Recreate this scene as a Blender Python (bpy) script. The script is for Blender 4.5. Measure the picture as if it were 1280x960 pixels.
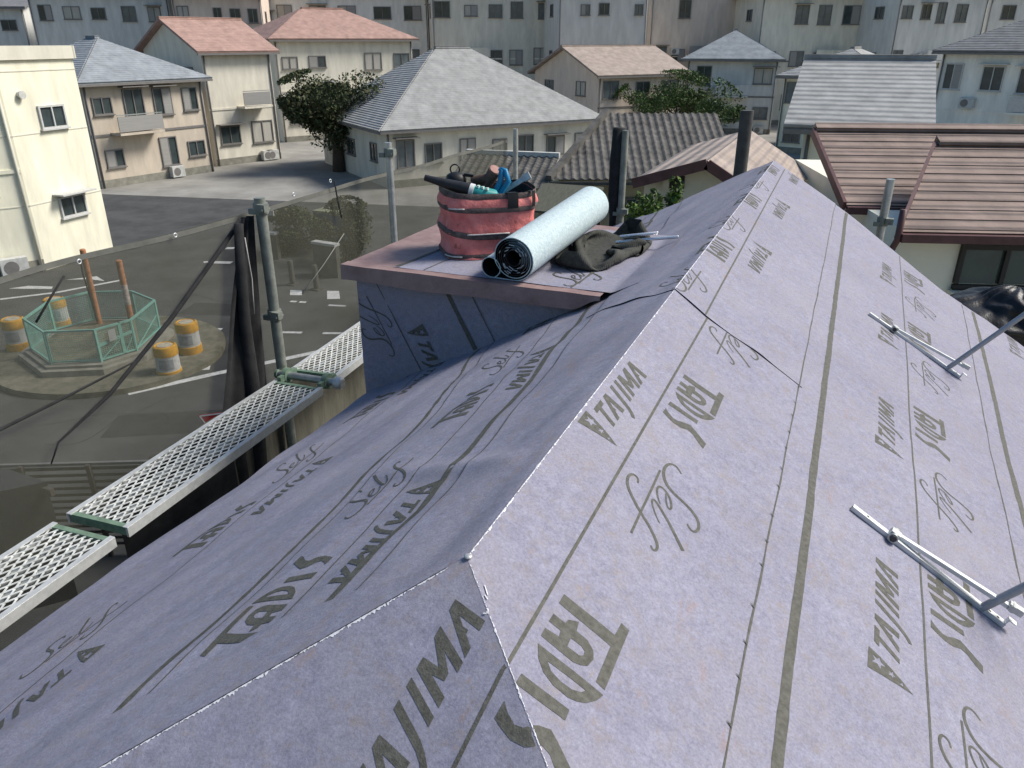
import bpy, bmesh, math, random
from mathutils import Vector, Matrix, noise
from mathutils.geometry import tessellate_polygon
random.seed(7)
for o in list(bpy.data.objects): bpy.data.objects.remove(o)
scene = bpy.context.scene
col = scene.collection
PI = math.pi
V = Vector

# ---------------------------------------------------------------- camera
FPX, CX, CY = 960.0, 640.0, 480.0          # focal length and centre in photograph pixels
VPX, VPY = 1085.0, 50.0                    # where the ridge direction vanishes
TH = math.atan2(CY - VPY, FPX)
YAW = math.atan2(VPX - CX, FPX * math.cos(TH) + (CY - VPY) * math.sin(TH))
CAM = V((0.555, 0.0, 7.2))
HEAD = V((-math.sin(YAW), math.cos(YAW), 0)); RIGHT = V((HEAD.y, -HEAD.x, 0)); UPZ = V((0, 0, 1))
FWD = HEAD * math.cos(TH) - UPZ * math.sin(TH)
CUP = HEAD * math.sin(TH) + UPZ * math.cos(TH)
cam_d = bpy.data.cameras.new('camera'); cam = bpy.data.objects.new('camera', cam_d); col.objects.link(cam)
cam_d.sensor_width = 36.0; cam_d.lens = 36.0 * FPX / 1280.0; cam_d.clip_start = 0.05; cam_d.clip_end = 2000
m = Matrix((RIGHT, CUP, -FWD)).transposed().to_4x4(); m.translation = CAM; cam.matrix_world = m
scene.camera = cam

# ---------------------------------------------------------------- sky, sun, exposure
SUN_TO = V((0.58, 0.40, 0.71)).normalized()          # direction towards the sun
world = bpy.data.worlds.new('World'); scene.world = world; world.use_nodes = True
wn = world.node_tree.nodes; wl = world.node_tree.links; wn.clear()
wo = wn.new('ShaderNodeOutputWorld'); bg = wn.new('ShaderNodeBackground'); sky = wn.new('ShaderNodeTexSky')
sky.sky_type = 'NISHITA'; sky.sun_disc = False
sky.sun_elevation = math.asin(SUN_TO.z); sky.sun_rotation = math.atan2(SUN_TO.x, SUN_TO.y)
sky.air_density = 1.3; sky.dust_density = 2.5; sky.ozone_density = 1.5
hs = wn.new('ShaderNodeHueSaturation'); hs.inputs['Saturation'].default_value = 1.38
wl.new(sky.outputs[0], hs.inputs['Color']); wl.new(hs.outputs[0], bg.inputs['Color'])
bg.inputs['Strength'].default_value = 0.080
wl.new(bg.outputs[0], wo.inputs['Surface'])
sun_d = bpy.data.lights.new('sun', 'SUN'); sun_d.energy = 3.1; sun_d.angle = math.radians(20); sun_d.color = (1.0, 0.97, 0.91)
sun = bpy.data.objects.new('sun', sun_d); col.objects.link(sun)
sun.rotation_euler = (-SUN_TO).to_track_quat('-Z', 'Y').to_euler(); sun.location = (8, 4, 20)
scene.view_settings.view_transform = 'Standard'; scene.view_settings.look = 'None'
scene.view_settings.exposure = 0.6; scene.view_settings.gamma = 1.0
scene.render.engine = 'CYCLES'

# ---------------------------------------------------------------- photograph pixel -> point on a known plane
def ray(px, py): return FWD * FPX + RIGHT * (px - CX) - CUP * (py - CY)
def on_z(px, py, z):
    d = ray(px, py); return CAM + d * ((z - CAM.z) / d.z)
def on_y(px, py, y):
    d = ray(px, py); return CAM + d * ((y - CAM.y) / d.y)
def on_x(px, py, x):
    d = ray(px, py); return CAM + d * ((x - CAM.x) / d.x)

# ---------------------------------------------------------------- materials
MATS = {}
def mat(name, c, rough=0.8, var=0.15, scale=6.0, bump=0.0, bscale=60.0, metal=0.0, c2=None, spec=0.3, stretch=None, detail=6):
    if name in MATS: return MATS[name]
    M = bpy.data.materials.new(name); M.use_nodes = True
    n = M.node_tree.nodes; l = M.node_tree.links; b = n['Principled BSDF']
    tc = n.new('ShaderNodeTexCoord'); mp = n.new('ShaderNodeMapping'); l.new(tc.outputs['Object'], mp.inputs['Vector'])
    if stretch: mp.inputs['Scale'].default_value = stretch
    nz = n.new('ShaderNodeTexNoise'); nz.inputs['Scale'].default_value = scale; nz.inputs['Detail'].default_value = detail
    nz.inputs['Roughness'].default_value = 0.65
    l.new(mp.outputs[0], nz.inputs['Vector'])
    r = n.new('ShaderNodeValToRGB'); e = r.color_ramp.elements
    e[0].position = 0.3; e[1].position = 0.72
    a = [max(0, x * (1 - var)) for x in c]; z = c2 if c2 else [min(1, x * (1 + var)) for x in c]
    e[0].color = (*a, 1); e[1].color = (*z, 1)
    l.new(nz.outputs['Fac'], r.inputs[0]); l.new(r.outputs[0], b.inputs['Base Color'])
    b.inputs['Roughness'].default_value = rough; b.inputs['Metallic'].default_value = metal
    b.inputs['Specular IOR Level'].default_value = spec
    if bump > 0:
        n2 = n.new('ShaderNodeTexNoise'); n2.inputs['Scale'].default_value = bscale; n2.inputs['Detail'].default_value = 4
        l.new(mp.outputs[0], n2.inputs['Vector'])
        bp = n.new('ShaderNodeBump'); bp.inputs['Strength'].default_value = bump; bp.inputs['Distance'].default_value = 0.01
        l.new(n2.outputs['Fac'], bp.inputs['Height']); l.new(bp.outputs[0], b.inputs['Normal'])
    MATS[name] = M
    return M

def mat_underlay():
    M = bpy.data.materials.new('underlay'); M.use_nodes = True
    n = M.node_tree.nodes; l = M.node_tree.links; b = n['Principled BSDF']
    tc = n.new('ShaderNodeTexCoord')
    def nz(scale, detail=6, rough=0.6, stretch=None):
        t = n.new('ShaderNodeTexNoise'); t.inputs['Scale'].default_value = scale; t.inputs['Detail'].default_value = detail
        t.inputs['Roughness'].default_value = rough
        if stretch:
            mp = n.new('ShaderNodeMapping'); mp.inputs['Scale'].default_value = stretch
            l.new(tc.outputs['Object'], mp.inputs['Vector']); l.new(mp.outputs[0], t.inputs['Vector'])
        else: l.new(tc.outputs['Object'], t.inputs['Vector'])
        return t
    def ramp(src, p0, c0, p1, c1):
        r = n.new('ShaderNodeValToRGB'); e = r.color_ramp.elements
        e[0].position = p0; e[0].color = (*c0, 1); e[1].position = p1; e[1].color = (*c1, 1)
        l.new(src, r.inputs[0]); return r
    def mix(kind, f, a, bb):
        x = n.new('ShaderNodeMixRGB'); x.blend_type = kind
        if isinstance(f, float): x.inputs[0].default_value = f
        else: l.new(f, x.inputs[0])
        l.new(a, x.inputs[1])
        if isinstance(bb, tuple): x.inputs[2].default_value = (*bb, 1)
        else: l.new(bb, x.inputs[2])
        return x.outputs[0]
    cloud = ramp(nz(34, 8, 0.75).outputs['Fac'], 0.32, (0.210, 0.206, 0.266), 0.68, (0.318, 0.313, 0.386))      # matted felt
    grey = ramp(nz(5.0, 5, 0.6).outputs['Fac'], 0.42, (0, 0, 0), 0.75, (1, 1, 1))
    c = mix('MIX', grey.outputs[0], cloud.outputs[0], (0.28, 0.268, 0.315))
    fib = ramp(nz(150, 6, 0.8).outputs['Fac'], 0.32, (0.70, 0.70, 0.71), 0.67, (1.17, 1.17, 1.17))           # fibres
    c = mix('MULTIPLY', 1.0, c, fib.outputs[0])
    big = ramp(nz(1.7, 6, 0.65).outputs['Fac'], 0.35, (0.90, 0.90, 0.915), 0.68, (1.06, 1.06, 1.045))             # dust and foot traffic
    c = mix('MULTIPLY', 1.0, c, big.outputs[0])
    scf = ramp(nz(7, 8, 0.8, (1.0, 2.6, 1.0)).outputs['Fac'], 0.60, (0, 0, 0), 0.76, (0.45, 0.45, 0.45))
    c = mix('MIX', scf.outputs[0], c, (0.40, 0.385, 0.39))
    # scattered tan dirt and a few rust-coloured scuffs
    dirt = ramp(nz(22, 9, 0.8).outputs['Fac'], 0.51, (0, 0, 0), 0.73, (0.66, 0.66, 0.66))
    c = mix('MIX', dirt.outputs[0], c, (0.26, 0.21, 0.155))
    ru = ramp(nz(4.2, 8, 0.72, (2.6, 0.7, 2.6)).outputs['Fac'], 0.585, (0, 0, 0), 0.70, (0.8, 0.8, 0.8))
    rub = ramp(nz(38, 7, 0.8, (1.6, 0.6, 1.6)).outputs['Fac'], 0.44, (0, 0, 0), 0.64, (1, 1, 1))
    rm = mix('MULTIPLY', 1.0, ru.outputs[0], rub.outputs[0])
    c = mix('MIX', rm, c, (0.30, 0.175, 0.095))
    l.new(c, b.inputs['Base Color'])
    b.inputs['Roughness'].default_value = 0.85; b.inputs['Specular IOR Level'].default_value = 0.25
    bn = nz(240, 4, 0.7); bp = n.new('ShaderNodeBump'); bp.inputs['Strength'].default_value = 0.35; bp.inputs['Distance'].default_value = 0.002
    l.new(bn.outputs['Fac'], bp.inputs['Height'])
    bn2 = nz(14, 4, 0.5); bp2 = n.new('ShaderNodeBump'); bp2.inputs['Strength'].default_value = 0.18; bp2.inputs['Distance'].default_value = 0.01
    l.new(bn2.outputs['Fac'], bp2.inputs['Height']); l.new(bp.outputs[0], bp2.inputs['Normal'])
    l.new(bp2.outputs[0], b.inputs['Normal'])
    return M
M_UND = mat_underlay()
M_INK = mat('ink', (0.082, 0.080, 0.064), 0.75, 0.3, 70, 0.2, 240, c2=(0.125, 0.122, 0.105))
M_CHALK = mat('worn_white', (0.68, 0.67, 0.69), 0.9, 0.2, 140)
M_BLACKEDGE = mat('bitumen_edge_shade', (0.02, 0.02, 0.022), 0.6, 0.3, 40)

def mat_net(name, c, fac):
    M = bpy.data.materials.new(name); M.use_nodes = True
    n = M.node_tree.nodes; l = M.node_tree.links; b = n['Principled BSDF']; out = n['Material Output']
    b.inputs['Base Color'].default_value = (*c, 1); b.inputs['Roughness'].default_value = 0.9; b.inputs['Specular IOR Level'].default_value = 0.1
    tr = n.new('ShaderNodeBsdfTransparent'); mx = n.new('ShaderNodeMixShader')
    tc = n.new('ShaderNodeTexCoord'); nz = n.new('ShaderNodeTexNoise'); nz.inputs['Scale'].default_value = 2.5; nz.inputs['Detail'].default_value = 5
    l.new(tc.outputs['Object'], nz.inputs['Vector'])
    mr = n.new('ShaderNodeMapRange'); mr.inputs['From Min'].default_value = 0.3; mr.inputs['From Max'].default_value = 0.7
    mr.inputs['To Min'].default_value = fac - 0.06; mr.inputs['To Max'].default_value = fac + 0.06
    l.new(nz.outputs['Fac'], mr.inputs['Value']); l.new(mr.outputs[0], mx.inputs[0])
    l.new(tr.outputs[0], mx.inputs[1]); l.new(b.outputs[0], mx.inputs[2]); l.new(mx.outputs[0], out.inputs['Surface'])
    return M
M_NET = mat_net('scaffold_net', (0.080, 0.080, 0.062), 0.53)

def mat_glass(name, c):
    return mat(name, c, 0.08, 0.3, 1.5, spec=0.6)
M_ASPH = mat('asphalt', (0.062, 0.063, 0.061), 0.9, 0.35, 0.7, 0.5, 90, c2=(0.095, 0.096, 0.093), detail=10)
M_GROUND = mat('ground', (0.26, 0.25, 0.225), 0.95, 0.3, 0.35, 0.4, 40)
M_PAINT = mat('road_paint', (0.70, 0.70, 0.67), 0.8, 0.4, 9, c2=(0.82, 0.82, 0.79))
M_CONC = mat('concrete', (0.24, 0.23, 0.19), 0.9, 0.3, 3, 0.5, 50)
M_MOSSY = mat('mossy_concrete', (0.13, 0.13, 0.085), 0.95, 0.4, 3, 0.5, 30, c2=(0.22, 0.20, 0.15))
M_GALV = mat('galvanised', (0.46, 0.48, 0.47), 0.42, 0.25, 18, metal=0.75, bump=0.1)
M_SILVER = mat('zinc_bright', (0.66, 0.67, 0.66), 0.42, 0.15, 25, metal=0.45)
M_PIPE = mat('old_pipe', (0.23, 0.245, 0.215), 0.6, 0.35, 9, metal=0.35, bump=0.2)
M_PIPE_GREY = mat('pipe_grey', (0.34, 0.35, 0.36), 0.42, 0.2, 30, metal=0.4)
M_GREENMETAL = mat('green_coupler', (0.17, 0.25, 0.18), 0.55, 0.3, 20, metal=0.2, bump=0.2)
M_DARKNET = mat('dark_net_cloth', (0.026, 0.026, 0.027), 0.95, 0.4, 12, 0.6, 200)
M_OLIVE = mat('olive_sheet', (0.125, 0.12, 0.095), 0.9, 0.3, 5, 0.3, 60, stretch=(1, 3, 0.4))
M_BLACK = mat('black_plastic', (0.018, 0.018, 0.02), 0.5, 0.3, 20)

# ---------------------------------------------------------------- mesh helpers
class MB:
    def __init__(s): s.v = []; s.f = []; s.mi = []
    def add(s, vs, fs, mi=0):
        o = len(s.v); s.v += [tuple(x) for x in vs]; s.f += [tuple(i + o for i in f) for f in fs]; s.mi += [mi] * len(fs); return s
    def box(s, c, size, ax=None, mi=0):
        c = V(c); hx, hy, hz = size[0] / 2, size[1] / 2, size[2] / 2
        ex, ey, ez = ax if ax else (V((1, 0, 0)), V((0, 1, 0)), V((0, 0, 1)))
        vs = [c + ex * (i * hx) + ey * (j * hy) + ez * (k * hz) for i in (-1, 1) for j in (-1, 1) for k in (-1, 1)]
        return s.add(vs, [(0, 1, 3, 2), (4, 6, 7, 5), (0, 4, 5, 1), (2, 3, 7, 6), (0, 2, 6, 4), (1, 5, 7, 3)], mi)
    def bar(s, a, b, w, h, up=V((0, 0, 1)), mi=0):
        a, b = V(a), V(b); d = (b - a); L = d.length; d.normalize()
        e = d.cross(up); 
        if e.length < 1e-5: e = d.cross(V((1, 0, 0)))
        e.normalize(); u = e.cross(d).normalized()
        return s.box((a + b) / 2, (L, w, h), (d, e, u), mi)
    def tube(s, pts, r, n=10, cap=True, mi=0):
        pts = [V(p) for p in pts]; rs = r if isinstance(r, (list, tuple)) else [r] * len(pts)
        vs = []; prev = None
        for i, p in enumerate(pts):
            t = (pts[min(i + 1, len(pts) - 1)] - pts[max(i - 1, 0)]).normalized()
            if prev is None:
                a = t.orthogonal().normalized()
            else:
                a = (prev - t * prev.dot(t)).normalized()
            prev = a; b = t.cross(a)
            for k in range(n):
                q = 2 * PI * k / n; vs.append(p + (a * math.cos(q) + b * math.sin(q)) * rs[i])
        fs = []
        for i in range(len(pts) - 1):
            for k in range(n):
                fs.append((i * n + k, i * n + (k + 1) % n, (i + 1) * n + (k + 1) % n, (i + 1) * n + k))
        if cap:
            fs.append(tuple(range(n - 1, -1, -1))); fs.append(tuple((len(pts) - 1) * n + k for k in range(n)))
        return s.add(vs, fs, mi)
    def lathe(s, c, prof, n=20, mi=0):
        c = V(c); vs = []; fs = []
        for r, z in prof:
            for k in range(n): vs.append(c + V((r * math.cos(2 * PI * k / n), r * math.sin(2 * PI * k / n), z)))
        for i in range(len(prof) - 1):
            for k in range(n): fs.append((i * n + k, i * n + (k + 1) % n, (i + 1) * n + (k + 1) % n, (i + 1) * n + k))
        fs.append(tuple(range(n - 1, -1, -1))); fs.append(tuple((len(prof) - 1) * n + k for k in range(n)))
        return s.add(vs, fs, mi)
    def prism(s, poly, z0, z1, mi=0):
        n = len(poly); vs = [V((p[0], p[1], z0)) for p in poly] + [V((p[0], p[1], z1)) for p in poly]
        fs = [tuple(range(n - 1, -1, -1)), tuple(range(n, 2 * n))] + [(i, (i + 1) % n, n + (i + 1) % n, n + i) for i in range(n)]
        return s.add(vs, fs, mi)
    def quad(s, a, b, c, d, mi=0): return s.add([a, b, c, d], [(0, 1, 2, 3)], mi)
    def slab(s, pts, nrm, t, mi=0):
        """polygon given thickness t against its normal"""
        n = len(pts); nrm = V(nrm).normalized(); vs = [V(p) for p in pts] + [V(p) - nrm * t for p in pts]
        fs = [tuple(range(n)), tuple(range(2 * n - 1, n - 1, -1))] + [(i, n + i, n + (i + 1) % n, (i + 1) % n) for i in range(n)]
        return s.add(vs, fs, mi)
    def grid(s, fn, nu, nv, mi=0):
        vs = [fn(i / nu, j / nv) for i in range(nu + 1) for j in range(nv + 1)]
        w = nv + 1
        return s.add(vs, [(i * w + j, (i + 1) * w + j, (i + 1) * w + j + 1, i * w + j + 1) for i in range(nu) for j in range(nv)], mi)

def build(name, mb, material, parent=None, smooth=False):
    me = bpy.data.meshes.new(name); me.from_pydata([tuple(v) for v in mb.v], [], mb.f); me.update()
    for x in (material if isinstance(material, (list, tuple)) else [material]): me.materials.append(x)
    if any(mb.mi): me.polygons.foreach_set('material_index', mb.mi)
    bm = bmesh.new(); bm.from_mesh(me); bmesh.ops.recalc_face_normals(bm, faces=bm.faces); bm.to_mesh(me); bm.free()
    if smooth:
        me.polygons.foreach_set('use_smooth', [True] * len(me.polygons))
        if smooth is not True: me.set_sharp_from_angle(angle=math.radians(smooth))
    o = bpy.data.objects.new(name, me); col.objects.link(o)
    if parent:
        o.parent = parent; o.matrix_parent_inverse = parent_inv(parent)
    return o
def parent_inv(p):
    m = Matrix.Identity(4); q = p
    chain = []
    while q: chain.append(q); q = q.parent
    w = Matrix.Identity(4)
    for q in reversed(chain): w = w @ q.matrix_parent_inverse @ q.matrix_basis
    return w.inverted()
def tag(o, label=None, cat=None, group=None, kind=None):
    if label: o['label'] = label
    if cat: o['category'] = cat
    if group: o['group'] = group
    if kind: o['kind'] = kind
    return o
def thing(name, label, cat, loc=(0, 0, 0), group=None):
    o = bpy.data.objects.new(name, None); col.objects.link(o); o.location = loc; o.empty_display_size = 0.2
    return tag(o, label, cat, group)
def copy_tree(o, parent=None):
    c = o.copy(); col.objects.link(c); c.parent = parent
    for ch in list(o.children): copy_tree(ch, c)
    return c
def interp(tbl, x):
    if x <= tbl[0][0]:
        (a, b), (c, d) = tbl[0], tbl[1]
        return b if len(tbl) < 2 else b
    for (a, b), (c, d) in zip(tbl, tbl[1:]):
        if x <= c: return b + (d - b) * (x - a) / (c - a)
    return tbl[-1][1]
def nz3(x, y, z=0.0): return noise.noise(V((x, y, z)))

# ---------------------------------------------------------------- the roof under construction
ZR, Y0 = 6.28, 1.09
PT = math.radians(28.0); SP, CP, TP = math.sin(PT), math.cos(PT), math.tan(PT)
APEX = V((0, Y0, ZR))
NR, NL, NH = V((SP, 0, CP)), V((-SP, 0, CP)), V((0, -SP, CP))
DR = V((CP, -CP, -SP)).normalized(); DL = V((-CP, -CP, -SP)).normalized()
EH = NH.cross(DR).normalized()
if EH.x > 0: EH = -EH
fdir = V((1, -CP)).normalized(); fper = V((-fdir.y, fdir.x))
if fper.y > 0: fper = -fper                       # flat direction past the hip crease (towards -y)
YW = 3.46                                          # plane of the dormer wall
def sstep(x): x = max(0.0, min(1.0, x)); return x * x * (3 - 2 * x)
def wr_r(s, y):
    return 0.005 * nz3(s * 3.1, y * 1.7, 1) + 0.002 * nz3(s * 9, y * 6, 4)
def wr_l(s, y):
    a = 0.013 * nz3(s * 3.4 + y * 1.5, y * 1.2 - s, 7) + 0.0055 * nz3(s * 8 + y * 3, y * 3.3, 9)
    a += 0.010 * math.exp(-((y - 1.52 - 0.35 * s) / 0.05) ** 2) * sstep(s / 0.2) * sstep((0.9 - s) / 0.4)      # a standing crease
    return a
def wr_h(s, y): return 0.0035 * nz3(s * 3.0, y * 3.0, 13) + 0.0015 * nz3(s * 9, y * 9, 14)
LIFT = []
def flat(s, y, off=0.0, face=None):
    """flat sheet coordinates -> 3D. s: down the right slope (negative: left slope), y along the ridge."""
    if face == 'W':                                # dormer wall: folded up from the left slope at y = YW
        sl = -s; b = y - YW
        return V((-sl * CP - b * SP, YW, ZR - sl * SP + b * CP)) + V((0, -1, 0)) * (off + 0.004 * nz3(sl * 4, b * 4, 30) * sstep(b / 0.1))
    if s >= 0:
        if y < Y0 - s * CP - 1e-6:
            q = V((s, y - Y0)); a = q.dot(fdir); b = q.dot(fper)
            P = APEX + DR * a + EH * b
            dl = (P - APEX); ddl = (dl - DL * dl.dot(DL)).length
            return P + NH * (off + wr_h(P.x, P.y) * sstep(b / 0.12) * sstep(ddl / 0.12))
        d = (y - (Y0 - s * CP))
        return V((s * CP, y, ZR - s * SP)) + NR * (off + wr_r(s, y) * sstep(s / 0.1) * sstep(d / 0.15))
    sl = -s; d = (y - (Y0 - sl * CP))
    return V((-sl * CP, y, ZR - sl * SP)) + NL * (off + wr_l(sl, y) * sstep(sl / 0.12) * sstep(d / 0.12))

house = thing('house', 'house with its hipped roof covered in mauve printed underlay sheets', 'house', (0, 3, 0))
# sheets: edges as seen
E1 = 0.59
E2 = [(0.3, 1.40), (2.4, 1.455), (3.5, 1.50), (4.1, 1.54), (5.0, 1.595), (6.2, 1.66)]
END_R = [(0, 6.9), (0.35, 6.78), (0.71, 6.62), (1.18, 6.29), (1.5, 6.0), (1.84, 5.98), (2.4, 5.75)]
END_L = [(0, 6.9), (0.43, 7.02), (0.83, 6.90), (1.39, 7.3), (1.7, 7.6), (2.2, 7.6)]
SEAM = [(-0.60, 3.10), (-0.37, 3.14), (0.0, 2.985), (0.157, 2.925), (0.38, 2.90), (0.70, 2.83)]
EL = [(0.6, 0.262), (1.086, 0.266), (1.487, 0.276), (2.49, 0.361), (3.04, 0.402), (6.8, 0.80)]
E3 = [(-0.5, 0.66), (1.2, 0.70), (1.64, 0.752), (2.37, 0.874), (3.397, 1.13), (7.5, 1.9)]
EAVE_L, EAVE_R = 2.06, 2.4
def hipy(s): return Y0 - abs(s) * CP
def sheet(name, slo, shi, ylo, yhi, off, nu, nv, lift=None, sign=1):
    mb = MB()
    def fn(u, v):
        y = 2.5; s = 0
        for _ in range(4):
            a, b = slo(y), shi(y); s = a + (b - a) * u
            y0, y1 = ylo(s), yhi(s); y = y0 + (y1 - y0) * v
        return flat(s * sign, y, off + (lift(s * sign, y) if lift else 0))
    mb.grid(fn, nu, nv)
    o = build(name, mb, M_UND, house, True)
    return o
c_ = lambda k: (lambda *_: k)
t_ = lambda tb: (lambda x: interp(tb, x))
# lifts: laid-over edges stand up a little
def lift_seam(s, y):
    d = y - interp(SEAM, s)
    if d < 0 or d > 0.25: return 0
    return 0.0038 * (1 - d / 0.25) ** 2 * abs(math.sin(s * 9 + 0.6)) ** 1.5 * sstep((0.5 - s) / 0.1) * sstep((s + 0.45) / 0.1)
OFF_A1, OFF_A2, OFF_B, OFF_C = 0.006, 0.0085, 0.003, 0.0
sh_c = sheet('underlay_sheet', lambda y: interp(E2, y) - 0.1, c_(EAVE_R), hipy, t_(END_R), OFF_C, 44, 240)
sh_b = sheet('underlay_sheet', c_(E1 - 0.1), t_(E2), hipy, t_(END_R), OFF_B, 50, 280)
sh_a2 = sheet('underlay_sheet', c_(0.0), c_(E1), t_(SEAM), t_(END_R), OFF_A2, 30, 190, lift_seam)
sh_a1 = sheet('underlay_sheet', c_(0.0), c_(E1), hipy, lambda s: interp(SEAM, s) + 0.1, OFF_A1, 36, 130)
sh_l3 = sheet('underlay_sheet', lambda y: interp(E3, y) - 0.1, c_(EAVE_L), hipy, t_(END_L), OFF_C, 70, 260, None, -1)
sh_l2 = sheet('underlay_sheet', lambda y: interp(EL, y) - 0.1, t_(E3), hipy, t_(END_L), OFF_B, 36, 300, None, -1)
sh_la2 = sheet('underlay_sheet', c_(0.0), t_(EL), lambda s: interp(SEAM, -s), t_(END_L), OFF_A2, 24, 190, lift_seam, -1)
sh_la1 = sheet('underlay_sheet', c_(0.0), t_(EL), hipy, lambda s: interp(SEAM, -s) + 0.1, OFF_A1, 24, 130, None, -1)
def hip_fn(u, v):
    r = 3.3 * u
    P = APEX + (DR * (1 - v) + DL * v) * r
    dr = (P - APEX - DR * (P - APEX).dot(DR)).length; dl = (P - APEX - DL * (P - APEX).dot(DL)).length
    return P + NH * (OFF_A1 + wr_h(P.x, P.y) * sstep(dr / 0.12) * sstep(dl / 0.12))
mb = MB(); mb.grid(hip_fn, 170, 90); sh_h = build('underlay_sheet', mb, M_UND, house, True)
# boards under the sheets, and the walls below the eaves
mb = MB(); dz = V((0, 0, 0.022))
def rp(s, y): return (V((s * CP, y, ZR - abs(s) * SP)) - dz)
hb = 2.04
mb.add([rp(0, Y0), rp(2.38, Y0 - 2.38 * CP), rp(2.38, 5.7), rp(1.5, 5.95), rp(0.71, 6.58), rp(0, 6.85)], [(0, 1, 2, 3, 4, 5)])
mb.add([rp(0, Y0), rp(0, 6.85), rp(-hb, 6.85), rp(-hb, Y0 - hb * CP)], [(0, 1, 2, 3)])
mb.add([rp(0, Y0), rp(-hb, Y0 - hb * CP), rp(2.38, Y0 - 2.38 * CP)], [(0, 1, 2)])
M_PLY = mat('plywood', (0.36, 0.25, 0.14), 0.8, 0.2, 5, stretch=(1, 6, 1))
build('roof_board', mb, M_PLY, house)
M_PLAST = mat('house_plaster', (0.52, 0.49, 0.41), 0.9, 0.1, 3, 0.3, 80)
mb = MB(); mb.box((0.15, 2.45, 2.45), (3.5, 6.2, 4.9)); build('wall', mb, M_PLAST, house)
mb = MB()
mb.box((-1.795, 3.1, 5.262), (0.03, 7.4, 0.07)); build('fascia_board', mb, mat('brown_trim', (0.13, 0.075, 0.06), 0.5, 0.2, 8), house)

# ---------------- printing on the underlay
TADIS = {'T': [[(0.031, 0.004), (0.04, 0.128), (0.0, 0.131), (0.004, 0.151), (0.173, 0.15), (0.17, 0.129), (0.072, 0.129), (0.06, 0.003)]],
 'A': [[(0.093, 0.004), (0.094, 0.032), (0.082, 0.034), (0.07, 0.054), (0.094, 0.058), (0.097, 0.084), (0.11, 0.102), (0.129, 0.109), (0.151, 0.104), (0.16, 0.092), (0.165, 0.077), (0.158, 0.003), (0.136, 0.003), (0.133, 0.033), (0.118, 0.031), (0.116, 0.003)],
       [(0.118, 0.054), (0.119, 0.078), (0.125, 0.088), (0.136, 0.089), (0.142, 0.082), (0.141, 0.055)]],
 'D': [[(0.178, 0.005), (0.185, 0.151), (0.204, 0.144), (0.225, 0.128), (0.235, 0.112), (0.24, 0.095), (0.237, 0.063), (0.226, 0.038), (0.206, 0.018)],
       [(0.199, 0.035), (0.202, 0.119), (0.212, 0.112), (0.22, 0.095), (0.22, 0.071), (0.213, 0.048)]],
 'I': [[(0.257, 0.005), (0.26, 0.106), (0.283, 0.107), (0.282, 0.004)]],
 'S': [[(0.312, 0.003), (0.326, 0.016), (0.339, 0.036), (0.337, 0.052), (0.323, 0.071), (0.315, 0.092), (0.327, 0.111), (0.359, 0.155), (0.393, 0.152), (0.379, 0.132), (0.356, 0.108), (0.351, 0.09), (0.363, 0.068), (0.363, 0.042), (0.354, 0.02), (0.344, 0.001)]]}
SELF = {'S': [(0.004, 0.123), (-0.005, 0.115), (-0.015, 0.101), (-0.008, 0.085), (0.016, 0.076), (0.048, 0.077), (0.076, 0.088), (0.096, 0.105), (0.109, 0.132), (0.115, 0.16), (0.126, 0.189), (0.144, 0.209), (0.166, 0.217), (0.189, 0.214), (0.198, 0.204), (0.19, 0.191), (0.183, 0.186)],
 'e': [(0.128, 0.107), (0.16, 0.117), (0.176, 0.126), (0.176, 0.133), (0.162, 0.134), (0.137, 0.123), (0.121, 0.108), (0.114, 0.095), (0.116, 0.084), (0.13, 0.081), (0.151, 0.087), (0.172, 0.098), (0.18, 0.105)],
 'l': [(0.251, 0.123), (0.234, 0.107), (0.207, 0.09), (0.192, 0.083), (0.18, 0.084), (0.184, 0.096), (0.207, 0.122), (0.234, 0.151), (0.289, 0.199)],
 'f': [(0.164, 0.032), (0.148, 0.029), (0.141, 0.018), (0.145, 0.008), (0.164, 0.002), (0.187, 0.006), (0.211, 0.019), (0.238, 0.045), (0.26, 0.069), (0.283, 0.099), (0.311, 0.125), (0.329, 0.138), (0.346, 0.141), (0.356, 0.136), (0.353, 0.128), (0.346, 0.125)],
 'bar': [(0.051, 0.068), (0.172, 0.07), (0.265, 0.07), (0.352, 0.071)]}
# TAJIMA: (w along the reading direction, v from the top edge downwards), from upright outlines sheared to the slant
def taj_letter(pts, x0, k):
    return [(x0 + k * x + 0.041 * yy, 0.0945 - 0.0725 * yy) for x, yy in pts]
_A = [(0, 0), (.33, 1), (.63, 1), (.98, 0), (.71, 0), (.48, .70), (.40, .45), (.47, .28), (.36, .28), (.27, 0)]
TAJ = [taj_letter([(-.33, .80), (-.33, 1), (.59, 1), (.59, .80), (.26, .80), (.26, 0), (0, 0), (0, .80)], 0.086, 0.068),
       taj_letter(_A, 0.127, 0.076),
       taj_letter([(.0, 1), (.26, 1), (.26, .05), (.20, -.2), (.08, -.42), (-.10, -.52), (-.2, -.38), (-.06, -.22), (0, 0)], 0.220, 0.068),
       taj_letter([(0, 1), (.26, 1), (.26, 0), (0, 0)], 0.262, 0.068),
       taj_letter([(0, 0), (0, 1), (.3, 1), (.52, .5), (.82, 1), (1.12, 1), (1.12, 0), (.86, 0), (.86, .58), (.65, .2), (.46, .2), (.26, .58), (.26, 0)], 0.296, 0.076),
       taj_letter(_A, 0.389, 0.076)]
LOGO = [[(0.073, 0.008), (0.0, 0.008), (0.006, 0.05), (0.010, 0.09), (0.012, 0.13), (0.034, 0.098), (0.052, 0.065), (0.064, 0.036)]]
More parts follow.
